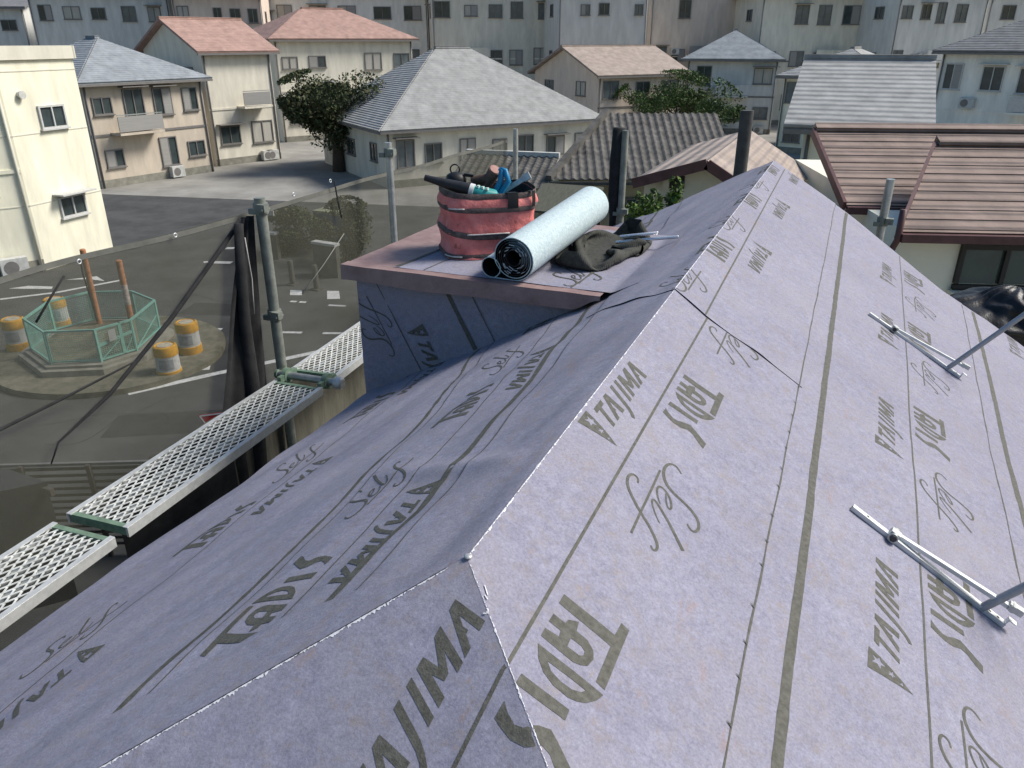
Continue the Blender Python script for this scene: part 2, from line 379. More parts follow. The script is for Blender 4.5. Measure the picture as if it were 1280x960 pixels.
def star(cx, cy, r, a=0.3):
    return [(cx + (r if k % 2 == 0 else r * 0.42) * math.cos(a + k * PI / 5), cy + (r if k % 2 == 0 else r * 0.42) * math.sin(a + k * PI / 5)) for k in range(10)]
for cx, cy, r in ((0.042, 0.036, 0.022), (0.031, 0.073, 0.0125), (0.0205, 0.100, 0.007)): LOGO.append(star(cx, cy, r))

def ribbon(pts, w):
    """smooth a stroke and give it a width; returns quads in the flat plane"""
    P = [V(p) for p in pts]
    for _ in range(2):
        Q = [P[0]]
        for a, b in zip(P, P[1:]): Q += [a * 0.75 + b * 0.25, a * 0.25 + b * 0.75]
        Q.append(P[-1]); P = Q
    out = []
    n = len(P)
    L = []
    for i in range(n):
        t = (P[min(i + 1, n - 1)] - P[max(i - 1, 0)]).normalized(); q = V((-t.y, t.x))
        ww = w(i / (n - 1)) / 2
        L.append((P[i] + q * ww, P[i] - q * ww))
    for a, b in zip(L, L[1:]): out.append([a[0], b[0], b[1], a[1]])
    return out
W_SELF = {'S': lambda t: 0.0045 + 0.0055 * math.sin(PI * t), 'e': lambda t: 0.004 + 0.003 * math.sin(PI * t),
          'l': lambda t: 0.003 + 0.007 * t, 'f': lambda t: 0.0045 + 0.0045 * math.sin(PI * t), 'bar': lambda t: 0.0065}

def tri_polys(loops):
    """triangles of an outline with holes"""
    flatp = [V((p[0], p[1])) for lp in loops for p in lp]
    tris = tessellate_polygon([[V((p[0], p[1], 0)) for p in lp] for lp in loops])
    return [[flatp[i] for i in t] for t in tris]
def lay(polys, place, parent, name='printed_word', off=0.0015, maxe=0.016, keep=None, face=None, material=None):
    """lay flat polygons (w, v) on the roof: place(w, v) -> (s, y)"""
    bm = bmesh.new()
    for poly in polys:
        vs = [bm.verts.new((*place(p[0], p[1]), 0)) for p in poly]
        try: bm.faces.new(vs)
        except ValueError: pass
    bmesh.ops.remove_doubles(bm, verts=bm.verts, dist=1e-5)
    if face != 'W':
        for co, no in (((0, Y0, 0), (CP, 1, 0)), ((0, 0, 0), (1, 0, 0))):
            bmesh.ops.bisect_plane(bm, geom=bm.verts[:] + bm.edges[:] + bm.faces[:], plane_co=co, plane_no=no, dist=1e-5)
    for _ in range(5):
        es = [e for e in bm.edges if e.calc_length() > maxe]
        if not es: break
        bmesh.ops.subdivide_edges(bm, edges=es, cuts=1, use_grid_fill=True)
        bmesh.ops.triangulate(bm, faces=[f for f in bm.faces if len(f.verts) > 4])
    if keep:
        bad = [f for f in bm.faces if not keep(*(f.calc_center_median().xy))]
        bmesh.ops.delete(bm, geom=bad, context='FACES')
    if not bm.faces: bm.free(); return None
    bmesh.ops.triangulate(bm, faces=bm.faces)
    for v in bm.verts: v.co = flat(v.co.x, v.co.y, off(v.co.x, v.co.y) if callable(off) else off, face)
    me = bpy.data.meshes.new(name); bm.to_mesh(me); bm.free(); me.materials.append(material or M_INK)
    o = bpy.data.objects.new(name, me); col.objects.link(o); o.parent = parent; o.matrix_parent_inverse = parent_inv(parent)
    return o
def rev(t): return [list(p) for p in t]
P_LOGO = tri_polys(LOGO)
P_TAJ = [t for lp in TAJ for t in tri_polys([lp])]
P_TAD = [t for k in 'TADIS' for t in tri_polys(TADIS[k])]
P_SELF = [q for k, st in SELF.items() for q in ribbon(st, W_SELF[k])]
def pattern(parent, yb, dirn, s0, sgn, off, keep=None, sflip=1, words='JTS', face=None, n=1, period=1.20, k0=0):
    """one repeat: logo and TAJIMA above the thin line, TADIS and Self below it (turned round)"""
    for k in range(k0, n):
        b = yb + dirn * k * period
        pl = lambda w, v: ((lambda y: (sgn * (s0(y) + sflip * v), y))(b + dirn * w))
        if 'J' in words:
            lay(P_LOGO + P_TAJ, pl, parent, off=off, keep=keep, face=face)
        if 'T' in words:
            lay(P_TAD, lambda u, v: pl(0.666 - u, 0.19 + v), parent, off=off, keep=keep, face=face)
        if 'S' in words:
            lay(P_SELF, lambda u, v: pl(0.089 - u, 0.19 + v), parent, off=off, keep=keep, face=face, name='printed_script')
def line(parent, tbl, sgn, w, y0, y1, off, keep=None, name='printed_line', jit=0.0, material=None, face=None):
    n = max(2, int((y1 - y0) / 0.04)); L = []
    for i in range(n + 1):
        y = y0 + (y1 - y0) * i / n; s = tbl(y); ww = w / 2 * (1 + jit * nz3(y * 14, s * 3, 2)); sh = jit * 0.004 * nz3(y * 5, 3, s)
        L.append(((s + sh - ww, y), (s + sh + ww, y)))
    polys = [[a[0], b[0], b[1], a[1]] for a, b in zip(L, L[1:])]
    return lay(polys, lambda a, b: (sgn * a, b), parent, name, off, 0.05, keep, face, material)
Z = 0.0007
O_A2 = lambda s, y: OFF_A2 + Z + lift_seam(s, y)
seam_s = lambda s: interp(SEAM, s)
kA1 = lambda s, y: y < seam_s(s) - 0.004 and (s < E1) and (s > -interp(EL, y))
# right slope
pattern(sh_a1, 1.731, 1, c_(0.0), 1, OFF_A1 + Z, kA1, n=1, k0=-1)
pattern(sh_a1, 2.931, 1, c_(0.0), 1, OFF_A1 + Z, kA1, words='S')
kA2 = lambda s, y: y > seam_s(s) + 0.004 and y < interp(END_R if s > 0 else END_L, abs(s)) - 0.02 and (s < E1) and (s > -interp(EL, y))
pattern(sh_a2, 4.30, -1, c_(0.30), 1, O_A2, kA2, sflip=-1)
pattern(sh_a2, 5.62, -1, c_(0.285), 1, O_A2, kA2, sflip=-1)
pattern(sh_a2, 6.95, -1, c_(0.27), 1, O_A2, kA2, sflip=-1)
pattern(sh_a2, 3.10, -1, c_(0.30), 1, O_A2, kA2, sflip=-1, words='S')
kB = lambda s, y: y < interp(END_R, s) - 0.02
S0B = lambda y: 0.858 + 0.0235 * y - 0.012
pattern(sh_b, 1.585, 1, S0B, 1, OFF_B + Z, kB, n=5, k0=-1, period=1.225)
S0C = lambda y: interp(E2, y) + 0.32
pattern(sh_c, 1.9, 1, S0C, 1, OFF_C + Z, kB, n=4, k0=-1)
L1 = lambda y: 0.166 if y < 2.93 else 0.152 - 0.012 * (y - 3)
line(sh_a1, c_(0.166), 1, 0.0075, 0.25, 2.93, OFF_A1 + Z + 0.0001, None)
line(sh_a2, L1, 1, 0.0075, 2.93, 6.80, lambda s, y: O_A2(s, y) + 0.0001)
line(sh_b, lambda y: S0B(y) + 0.166 + 0.004, 1, 0.0065, 0.1, 6.4, OFF_B + Z, kB)
line(sh_b, c_(E1 + 0.104), 1, 0.026, 0.5, 6.6, OFF_B + Z, kB, 'printed_band', 0.25)
line(sh_c, lambda y: interp(E2, y) + 0.092, 1, 0.026, 0.0, 6.2, OFF_C + Z, kB, 'printed_band', 0.25)
line(sh_c, lambda y: S0C(y) + 0.166, 1, 0.0065, 0.0, 5.9, OFF_C + Z, kB)
# cut edges of the laps
line(sh_a1, c_(E1 - 0.001), 1, 0.0045, 0.6, 2.83, OFF_A1 + 0.001, None, 'cut_edge', 0.8)
line(sh_a2, c_(E1 - 0.001), 1, 0.0045, 2.83, 6.65, OFF_A2 + 0.001, None, 'cut_edge', 0.8)
line(sh_b, lambda y: interp(E2, y) - 0.001, 1, 0.005, 0.1, 5.95, OFF_B + 0.001, kB, 'cut_edge', 0.8)
tk = []
rnd = random.Random(3)
for i in range(16):
    y = 0.75 + i * 0.13 + rnd.uniform(-0.02, 0.02); tk.append([(E1 - 0.014, y + 0.006), (E1, y + 0.004), (E1, y - 0.004)])
lay(tk, lambda a, b: (a, b), sh_a1, 'edge_shadow_tick', OFF_A1 + 0.0022)  # small shadows of the lap edge put in as inked ticks
# left slope
kL2 = lambda s, y: -s > interp(EL, y) + 0.002 and -s < interp(E3, y) - 0.004 and y > hipy(s) + 0.01
S0L = lambda y: interp([(0.9, 0.30), (1.27, 0.325), (1.46, 0.345), (2.2, 0.40), (2.69, 0.462), (3.46, 0.58), (7, 1.05)], y)
pattern(sh_l2, 2.778, -1, S0L, -1, OFF_B + Z + 0.0004, kL2, n=2, k0=-3)
line(sh_l2, lambda y: S0L(y) + 0.158, -1, 0.005, 0.75, 7.0, OFF_B + Z + 0.0005, kL2)
KL = [(0.8, 0.342), (1.1, 0.342), (1.42, 0.332), (1.5, 0.345), (2.3, 0.412), (3.09, 0.50), (5.9, 0.93), (7, 1.08)]
line(sh_l2, lambda y: interp(KL, y), -1, 0.024, 0.85, 7.0, OFF_B + Z + 0.0006, kL2, 'printed_band', 0.3)
for a, b, pa, of in ((0.85, 3.08, sh_la1, OFF_A1), (3.08, 6.7, sh_la2, OFF_A2)):
    line(pa, lambda y: interp(EL, y) - 0.001, -1, 0.004, a, b, of + 0.001, None, 'cut_edge', 0.8)
kL3 = lambda s, y: -s > interp(E3, y) + 0.004 and y > hipy(s) + 0.01 and -s < EAVE_L - 0.01 and y < YW - 0.003
S0M = lambda y: 1.345 + 0.10 * (y - 2.2)
pattern(sh_l3, 2.26, -1, S0M, -1, OFF_C + Z + 0.0004, kL3, n=3, k0=-1)
line(sh_l3, lambda y: S0M(y) + 0.160, -1, 0.005, 0.2, YW - 0.01, OFF_C + Z + 0.0004, kL3)
line(sh_l3, lambda y: interp(E3, y) + 0.055 + 0.04 * sstep((y - 2.6) / 0.8), -1, 0.018, 0.6, YW - 0.01, OFF_C + Z + 0.0004, kL3, 'printed_band', 0.8)
line(sh_l2, lambda y: interp(E3, y) - 0.001, -1, 0.004, 0.5, YW - 0.01, OFF_B + 0.001, None, 'cut_edge', 0.8)
kHoles = None
# seam: black strip painting both the cut edge and the shaded gap under it
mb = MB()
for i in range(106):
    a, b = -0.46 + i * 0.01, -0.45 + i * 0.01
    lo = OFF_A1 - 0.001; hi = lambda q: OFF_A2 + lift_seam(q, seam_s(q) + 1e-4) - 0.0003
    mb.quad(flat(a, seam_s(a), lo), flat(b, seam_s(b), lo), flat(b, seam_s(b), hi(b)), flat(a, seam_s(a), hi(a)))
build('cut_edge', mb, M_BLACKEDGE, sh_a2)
# worn white creases along ridge and hips
def crease(p_fn, n, wd, parent, up, side):
    mb = MB(); r = random.Random(5); pts = []
    for i in range(n + 1):
        P = p_fn(i / n); a = wd * r.uniform(0.25, 1.0); b = wd * r.uniform(0.25, 1.0)
        pts.append((P, a, b))
    for (P, a, b), (Q, c, d) in zip(pts, pts[1:]):
        for k, (n1, e1, q1) in enumerate(side):
            w1 = a if k == 0 else b; w2 = c if k == 0 else d
            mb.quad(P + UPZ * up, P + UPZ * up + e1 * w1, Q + UPZ * up + e1 * w2, Q + UPZ * up)
    return build('worn_crease', mb, M_CHALK, parent)
eR = V((CP, 0, -SP)); eL = V((-CP, 0, -SP)); eH = V((0, -CP, -SP))
EHL = V((-EH.x, EH.y, EH.z))
def fold(p_fn, n1, n2, o1, o2, n, parent):
    mb = MB(); k = 4
    for i in range(n + 1):
        P = p_fn(i / n)
        for q in range(k + 1):
            f = q / k; nn_ = n1.lerp(n2, f).normalized(); mb.v.append(tuple(P + nn_ * (o1 + (o2 - o1) * f)))
    for i in range(n):
        for q in range(k): a = i * (k + 1) + q; mb.f.append((a, a + 1, a + k + 2, a + k + 1)); mb.mi.append(0)
    return build('underlay_fold', mb, M_UND, parent, True)
fold(lambda t: V((0, Y0 + t * 2.0, ZR)), NL, NR, OFF_A1 + .0003, OFF_A1 + .0003, 30, house)
fold(lambda t: V((0, Y0 + 1.9 + t * 3.93, ZR)), NL, NR, OFF_A2 + .0003, OFF_A2 + .0003, 60, house)
fold(lambda t: APEX + DL * (t * 3.2), NL, NH, OFF_A1 + .0003, OFF_A1 + .0003, 40, house)
fold(lambda t: APEX + DR * (t * 3.2), NR, NH, OFF_A1 + .0003, OFF_A1 + .0003, 40, house)
def up_of(n1, n2, o): return (n1 + n2).normalized() * (o + 0.0012)
def crease2(p_fn, n, wd, parent, n1, e1, n2, e2, o, seed, gap=0.0):
    mb = MB(); r = random.Random(seed); u = up_of(n1, n2, o)
    prev = None
    for i in range(n + 1):
        P = p_fn(i / n) + u
        k = 0.45 + 0.55 * abs(nz3(i * 0.09, seed, 0)) * 1.6
        a = P + e1 * wd * k * r.uniform(0.15, 1.0) ** 1.4; b = P + e2 * wd * k * r.uniform(0.15, 1.0) ** 1.4
        if prev and r.random() > gap:
            mb.quad(prev[0], prev[1], a, P); mb.quad(prev[0], prev[2], b, P)
        prev = (P, a, b)
    return build('worn_crease', mb, M_CHALK, parent)
crease2(lambda t: V((0, Y0 + t * 1.88, ZR)), 520, 0.0062, sh_a1, NR, eR, NL, eL, OFF_A1, 5, 0.04)
crease2(lambda t: V((0, Y0 + 1.90 + t * 3.85, ZR)), 560, 0.0075, sh_a2, NR, eR, NL, eL, OFF_A2, 6, 0.05)
crease2(lambda t: APEX + DL * (0.04 + t * 1.6), 620, 0.0082, sh_h, NL, V((0, 1, 0)), NH, EHL, OFF_A1, 7, 0.06)
crease2(lambda t: APEX + DR * (0.01 + t * 1.6), 560, 0.0036, sh_h, NR, V((0, 1, 0)), NH, EH, OFF_A1, 8, 0.22)
# a lap of the hip piece folded over the left slope
mb = MB()
def lapfn(u, v):
    a = 0.03 + 0.95 * u; w_ = min(0.006 + 0.66 * a, 0.30)
    return flat(-a, hipy(a) + w_ * v, OFF_A1 + 0.0022 + 0.002 * v)
mb.grid(lapfn, 60, 14); build('underlay_lap', mb, M_UND, house, True)
mb = MB(); mb.lathe((0, 0, 0), [(0.008, 0), (0.0085, 0.002), (0.006, 0.004), (0.0, 0.0045)], 14)
nail = build('cap_nail', mb, mat('nail_cap', (0.55, 0.55, 0.53), 0.4, 0.2, 40, metal=0.5), house, True)
nail.matrix_parent_inverse = parent_inv(house) @ Matrix.Translation(APEX + V((0.002, 0.0, 0.0075)))
for (s, y, ang, ln) in ((0.055, 1.055, -0.8, 0.022), (0.066, 1.035, -0.5, 0.010), (0.085, 1.005, 0.4, 0.006)):
    q = flat(s, y, OFF_A1 + 0.0025); q2 = flat(s + ln * math.cos(ang), y + ln * math.sin(ang), OFF_A1 + 0.0025)
    mb = MB(); mb.bar(q, q2, 0.0022, 0.001, NR); build('torn_fibre', mb, M_CHALK, sh_a1)

# ---------------- the box dormer on the left slope
ZT = 6.08; YF, YB = 3.40, 4.86; XL, XRT = -1.89, -0.40
M_FLASH = mat('brown_flashing', (0.25, 0.155, 0.145), 0.55, 0.22, 7, 0.25, 40, c2=(0.34, 0.235, 0.215))
mb = MB()
xl = -1.845
def wf(u, v):
    x = xl + (-0.46 - xl) * u
    zb = ZR + x * TP - 0.01; zt = 5.99
    z = zb + (max(zt, zb + 0.001) - zb) * v
    return V((x, YW - 0.004 * nz3(x * 4, z * 4, 8) * sstep(v / 0.2), z))
mb.grid(wf, 60, 24)
dw = build('dormer_wall', mb, M_UND, house, True)
mb = MB(); mb.add([V((xl, YW, ZR + xl * TP - 0.05)), V((xl, YB - 0.05, ZR + xl * TP - 0.05)), V((xl, YB - 0.05, 6.0)), V((xl, YW, 6.0))], [(0, 1, 2, 3)])
build('dormer_wall', mb, M_UND, house)
kW = lambda s, y: y > YW + 0.003 and flat(s, y, 0, 'W').x > xl + 0.004 and flat(s, y, 0, 'W').z < 5.99
pattern(dw, 3.70, -1, lambda y: 1.495, -1, 0.003, kW, words='JS', face='W')
pattern(dw, 3.70, -1, lambda y: 1.495, -1, 0.003, kW, words='T', face='W', k0=-1, n=0)
line(dw, lambda y: 1.655, -1, 0.006, YW, YW + 0.55, 0.003, kW, face='W')
line(dw, lambda y: 1.27, -1, 0.024, YW, YW + 0.5, 0.003, kW, 'printed_band', 0.2, face='W')
line(dw, lambda y: 1.14, -1, 0.005, YW, YW + 0.5, 0.003, kW, 'cut_edge', 0.4, face='W')
# dormer top: board, flashing pieces, underlay strip
mb = MB(); mb.box(((XL - 0.58) / 2, (YF + YB) / 2 + 0.02, ZT - 0.045), (-0.58 - XL - 0.02, YB - YF - 0.06, 0.075)); build('dormer_roof_board', mb, M_PLY, house)
def dent(x, y): return 0.0025 * nz3(x * 6, y * 6, 21)
mb = MB()                                           # left flashing: top and drip face
mb.grid(lambda u, v: V((XL + 0.40 * u + 0.13 * v * u, YF + (YB - YF) * v, ZT + 0.002 + dent(XL + u, v * 2))), 12, 30)
mb.quad(V((XL, YF, ZT + 0.001)), V((XL, YB, ZT + 0.001)), V((XL - 0.004, YB, ZT - 0.075)), V((XL - 0.004, YF, ZT - 0.075)))
build('eave_flashing', mb, M_FLASH, house, True)
mb = MB()                                           # front flashing, folded down
xs = [XL - 0.006, -1.55, -1.2, -0.9, -0.65, -0.455]
def ff(u, v):
    x = XL - 0.006 + (XRT - 0.02 - XL) * u
    if v <= 0.5: return V((x, YF + 0.075 - 0.15 * v - 0.004, ZT + 0.005 + dent(x, 0.3)))
    t = (v - 0.5) * 2
    dropk = 0.085 - 0.02 * nz3(x * 2.5, 3, 3)
    endk = sstep((-0.43 - x) / 0.14)
    return V((x, YF - 0.004 - 0.006 * t + 0.004 * nz3(x * 5, t, 6), ZT + 0.005 - dropk * t * (0.25 + 0.75 * endk)))
mb.grid(ff, 60, 8); build('front_flashing', mb, M_FLASH, house, 40)
mb = MB(); mb.grid(lambda u, v: V((XL + (XRT - XL - 0.25) * u, YB - 0.12 + 0.13 * v, ZT + 0.006 + dent(u * 3, v))), 20, 4); build('back_flashing', mb, M_FLASH, house, True)
mb = MB()                                           # underlay carried from the slope onto the dormer top
def tf(u, v):
    y = YF + 0.06 + (YB - YF - 0.17) * v
    x0 = -1.60 + 0.14 * v; x = x0 + (-0.26 - x0) * u
    z = ZT + 0.008 + 0.004 * nz3(x * 5, y * 4, 33)
    zs = ZR + x * TP + 0.014
    k = 0.02
    return V((x, y, max(z, zs)))
mb.grid(tf, 60, 40); st = build('underlay_strip', mb, M_UND, house, True)
def on_top(polys, place, name='printed_word', parent=st, dzz=0.0025):
    bm = bmesh.new()
    for poly in polys:
        vs = [bm.verts.new((*place(p[0], p[1]), 0)) for p in poly]
        try: bm.faces.new(vs)
        except ValueError: pass
    bmesh.ops.remove_doubles(bm, verts=bm.verts, dist=1e-5)
    bmesh.ops.triangulate(bm, faces=bm.faces)
    for _ in range(4):
        es = [e for e in bm.edges if e.calc_length() > 0.03]
        if es: bmesh.ops.subdivide_edges(bm, edges=es, cuts=1)
        bmesh.ops.triangulate(bm, faces=bm.faces)
    for v in bm.verts:
        z = ZT + 0.008 + 0.004 * nz3(v.co.x * 5, v.co.y * 4, 33); v.co.z = max(z, ZR + v.co.x * TP + 0.014) + dzz
    me = bpy.data.meshes.new(name); bm.to_mesh(me); bm.free(); me.materials.append(M_INK)
    o = bpy.data.objects.new(name, me); col.objects.link(o); o.parent = parent; o.matrix_parent_inverse = parent_inv(parent)
on_top([[(-1.595, 3.47), (-1.57, 3.47), (-1.43, 4.70), (-1.455, 4.70)]], lambda a, b: (a, b), 'printed_band')
on_top([[(-1.42, 3.465), (-1.413, 3.465), (-1.27, 4.72), (-1.277, 4.72)]], lambda a, b: (a, b), 'printed_line')
on_top([[(-0.60, 3.465), (-0.592, 3.465), (-0.50, 4.72), (-0.508, 4.72)]], lambda a, b: (a, b), 'printed_line')
on_top(P_SELF, lambda u, v: (-0.50 - v * 1.2, 3.50 + u), 'printed_script')
on_top([t for t in P_TAJ], lambda w, v: (-0.66 - v * 1.2, 4.30 - w), 'printed_word')

# ---------------------------------------------------------------- things lying on the dormer top
ZS = ZT + 0.010
# tool bag: collapsible red bucket
bag_c = V((-1.285, 3.985, ZS))
bag = thing('tool_bag', 'red fabric tool bucket with black bands, full of tools, on the brown flashing', 'tool bag', bag_c)
M_RED = mat('red_fabric', (0.70, 0.165, 0.15), 0.75, 0.22, 9, 0.8, 26, c2=(0.80, 0.28, 0.255))
def grime(M, c, p0, p1, sc):
    n = M.node_tree.nodes; l = M.node_tree.links; b = n['Principled BSDF']; src = b.inputs['Base Color'].links[0].from_socket
    tc = n.new('ShaderNodeTexCoord'); t = n.new('ShaderNodeTexNoise'); t.inputs['Scale'].default_value = sc; t.inputs['Detail'].default_value = 8; t.inputs['Roughness'].default_value = 0.7
    l.new(tc.outputs['Object'], t.inputs['Vector']); r = n.new('ShaderNodeValToRGB'); e = r.color_ramp.elements
    e[0].position = p0; e[0].color = (0, 0, 0, 1); e[1].position = p1; e[1].color = (.85, .85, .85, 1); l.new(t.outputs['Fac'], r.inputs[0])
    x = n.new('ShaderNodeMixRGB'); l.new(r.outputs[0], x.inputs[0]); l.new(src, x.inputs[1]); x.inputs[2].default_value = (*c, 1); l.new(x.outputs[0], b.inputs['Base Color'])
grime(M_RED, (0.16, 0.07, 0.055), 0.60, 0.72, 15.0)
M_BAND = mat('bag_band', (0.11, 0.085, 0.08), 0.85, 0.5, 25, 0.3, 80)
BA, BB, BH, BROT = 0.27, 0.205, 0.35, math.radians(38)
def bagpt(a, k, z, wob=0.0):
    r = 1 + wob * (0.6 * nz3(math.cos(a) * 2.2, math.sin(a) * 2.2, z * 9) + 0.4 * nz3(math.cos(a) * 5, math.sin(a) * 5, z * 16))
    e = 0.52
    ca, sa = math.cos(a), math.sin(a)
    x = BA * k * r * math.copysign(abs(ca) ** e, ca); y = BB * k * r * math.copysign(abs(sa) ** e, sa)
    c, s = math.cos(BROT), math.sin(BROT)
    return bag_c + V((c * x - s * y, s * x + c * y, z))
def waist(z):
    t = z / BH; return 1.0 - 0.055 * abs(math.sin(t * PI * 2.4)) 
mb = MB(); N = 72
rows = [i / 22 * BH for i in range(23)]
mb.add([bagpt(2 * PI * k / N, waist(z), z, 0.075) for z in rows for k in range(N)],
       [(i * N + k, i * N + (k + 1) % N, (i + 1) * N + (k + 1) % N, (i + 1) * N + k) for i in range(22) for k in range(N)])
build('fabric_wall', mb, M_RED, bag, True)
mb = MB(); mb.add([bagpt(2 * PI * k / N, 0.97, 0.006) for k in range(N)], [tuple(range(N))]); build('floor_panel', mb, M_BAND, bag)
mb = MB()
mb.add([bagpt(2 * PI * k / N, kk_, z, 0.02) for z, kk_ in ((0.01, 0.86), (BH * 0.5, 0.85), (BH - 0.004, 0.93)) for k in range(N)],
       [(i * N + k, i * N + (k + 1) % N, (i + 1) * N + (k + 1) % N, (i + 1) * N + k) for i in range(2) for k in range(N)])
build('lining', mb, mat('bag_lining', (0.02, 0.024, 0.026), 0.8, 0.4, 20), bag, True)
for zc, hh, tilt in ((0.014, 0.028, 0.0), (0.135, 0.034, 0.016), (0.272, 0.032, 0.006), (0.342, 0.036, 0.008)):
    mb = MB(); pr = [(1.004, -hh / 2), (1.022, -hh / 4), (1.022, hh / 4), (1.004, hh / 2)]
    vs = []
    for kk, dz_ in pr:
        for k in range(N):
            a = 2 * PI * k / N; vs.append(bagpt(a, kk * waist(zc), zc + dz_ + tilt * math.sin(a * 2 + 1), 0.03))
    mb.add(vs, [(i * N + k, i * N + (k + 1) % N, (i + 1) * N + (k + 1) % N, (i + 1) * N + k) for i in range(3) for k in range(N)])
    build('band', mb, M_BAND, bag, True)
for zc, a0, a1 in ((0.275, 3.75, 4.3), (0.135, 4.35, 4.8), (0.012, 3.4, 4.2)):
    mb = MB(); mb.tube([bagpt(a0 + (a1 - a0) * i / 8, 1.03 * waist(zc), zc + 0.004, 0.03) for i in range(9)], 0.004, 6)
    build('worn_wire', mb, mat('worn_wire', (0.55, 0.53, 0.5), 0.5, 0.2, 30), bag, True)
for a in (4.85, 5.38):
    mb = MB(); d = 0.085
    mb.grid(lambda u, v: bagpt(a + d * (u - 0.5) * 2 * 0.9, 1.035 + 0.012 * math.sin(v * PI), BH + 0.008 - 0.085 * v, 0.03), 4, 6)
    mb.grid(lambda u, v: bagpt(a + d * (u - 0.5) * 2 * 0.9, 1.035 - 0.10 * v, BH + 0.008, 0.03), 4, 2)
    build('strap', mb, M_BLACK, bag, True)
# tools
def dv(x, y, z=0): return bag_c + V((x, y, z))
t = thing('blower_tool', 'teal power tool with long black nozzle poking out of the red bag', 'power tool', dv(0, 0, BH))
a = on_y(531, 222, 3.74); b_ = on_y(588, 238, 3.80); c2_ = on_y(622, 242, 3.9)
dd = (b_ - a).normalized()
mb = MB(); mb.tube([a, a + dd * 0.02, a + dd * 0.03, b_ - dd * 0.05, b_], [0.017, 0.018, 0.018, 0.034, 0.036], 16); build('nozzle', mb, mat('nozzle_black', (0.025, 0.025, 0.028), 0.45, 0.3, 30), t, 40)
mb = MB(); mb.tube([a - dd * 0.0006, a + dd * 0.002], [0.012, 0.012], 12); build('nozzle_bore', mb, M_BLACK, t)
mb = MB(); mb.tube([b_ - dd * 0.004, b_ + dd * 0.020], 0.039, 16); build('collar', mb, mat('white_plastic', (0.62, 0.62, 0.6), 0.5, 0.1, 20), t, 40)
mb = MB(); mb.tube([b_ + dd * 0.018, b_ + dd * 0.05, b_ + dd * 0.11 + V((0, 0.03, 0.0)), b_ + dd * 0.14 + V((0, 0.14, -0.12))], [0.030, 0.036, 0.034, 0.03], 14); build('housing', mb, mat('teal_plastic', (0.03, 0.27, 0.26), 0.45, 0.2, 20), t, 40)
mb = MB()
for k in range(3): mb.box(b_ + dd * (0.05 + 0.025 * k) + V((0, -0.01, 0.036)), (0.012, 0.02, 0.012))
build('switch', mb, mat('pale_plastic', (0.5, 0.6, 0.55), 0.5), t)
t = thing('chalk_reel', 'black round reel with wire loop standing in the red bag', 'chalk line', dv(-0.05, 0.05, BH))
pc = on_y(570, 222, 3.95)
mb = MB(); mb.lathe(pc - V((0, 0, 0.06)), [(0.03, 0), (0.055, 0.02), (0.06, 0.05), (0.052, 0.075), (0.03, 0.088), (0.012, 0.092)], 18); build('case', mb, M_BLACK, t, 50)
mb = MB(); mb.tube([pc + V((-0.005, 0, 0.028)) + V((0.024 * math.cos(q), 0.01 * math.cos(q), 0.018 + 0.026 * math.sin(q))) for q in [i * 2 * PI / 16 for i in range(17)]], 0.0045, 6, False); build('hook_ring', mb, mat('dark_steel', (0.05, 0.05, 0.055), 0.4, metal=0.7), t, True)
mb = MB(); mb.bar(pc + V((0.05, 0, 0.02)), pc + V((0.10, 0.02, 0.012)), 0.02, 0.016); build('crank', mb, M_BLACK, t)
t = thing('mallet', 'worn brown mallet lying across the top of the red bag', 'hammer', dv(0.04, 0.05, BH))
p0 = on_y(590, 226, 3.97); p1 = on_y(613, 223, 3.99); p2 = on_y(619, 212, 3.97)
mb = MB(); mb.tube([p0, (p0 + p1) / 2, p1], [0.026, 0.028, 0.03], 12); build('handle', mb, mat('dirty_wood', (0.10, 0.065, 0.05), 0.8, 0.5, 20), t, 50)
mb = MB(); mb.tube([p1 - V((0.02, 0, 0.03)), p1 + V((0.005, 0, 0.01)), p2], [0.03, 0.034, 0.036], 14); build('head', mb, mat('dirty_rubber', (0.13, 0.085, 0.075), 0.8, 0.5, 20), t, 50)
mb = MB(); q2 = (p2 - p1).normalized(); mb.tube([p2, p2 + q2 * 0.003], 0.031, 14); build('face', mb, mat('mallet_face', (0.35, 0.20, 0.17), 0.8, 0.4, 40), t)
t = thing('snips', 'blue handled cutting snips standing in the red bag', 'snips', dv(0.1, 0.02, BH))
q0 = on_y(619, 240, 3.94); q1 = on_y(627, 213, 3.95)
for sx in (0, 1):
    mb = MB(); o_ = V((0.03 * sx, 0.01 * sx, 0))
    mb.tube([q0 + o_ - V((0, 0, 0.05)), q0 + o_, (q0 + q1) / 2 + o_ * 1.4 + V((0.012, 0, 0)), q1 + o_ * 0.6, q1 + o_ * 0.2 + V((-0.015, 0, 0.008))], [0.013, 0.016, 0.017, 0.015, 0.010], 10)
    build('handle', mb, mat('blue_grip', (0.015, 0.19, 0.38), 0.45, 0.2, 20), t, True)
t = thing('pry_bar', 'pale flat steel bar slanting up over the rim of the red bag', 'pry bar', dv(0.15, 0.05, BH))
q0 = on_y(630, 239, 4.0); q1 = on_y(657, 222, 4.03); d2 = (q1 - q0).normalized()
mb = MB(); mb.bar(q0 - d2 * 0.12 - V((0, 0, 0.0)), q1, 0.028, 0.008, V((0, -1, 0.3))); build('blade', mb, mat('scraped_steel', (0.50, 0.49, 0.47), 0.4, 0.3, 25, metal=0.5), t)
mb = MB(); mb.bar(q1 - d2 * 0.012, q1 + d2 * 0.028, 0.04, 0.014, V((0, -1, 0.3))); build('claw', mb, MATS['scraped_steel'], t)

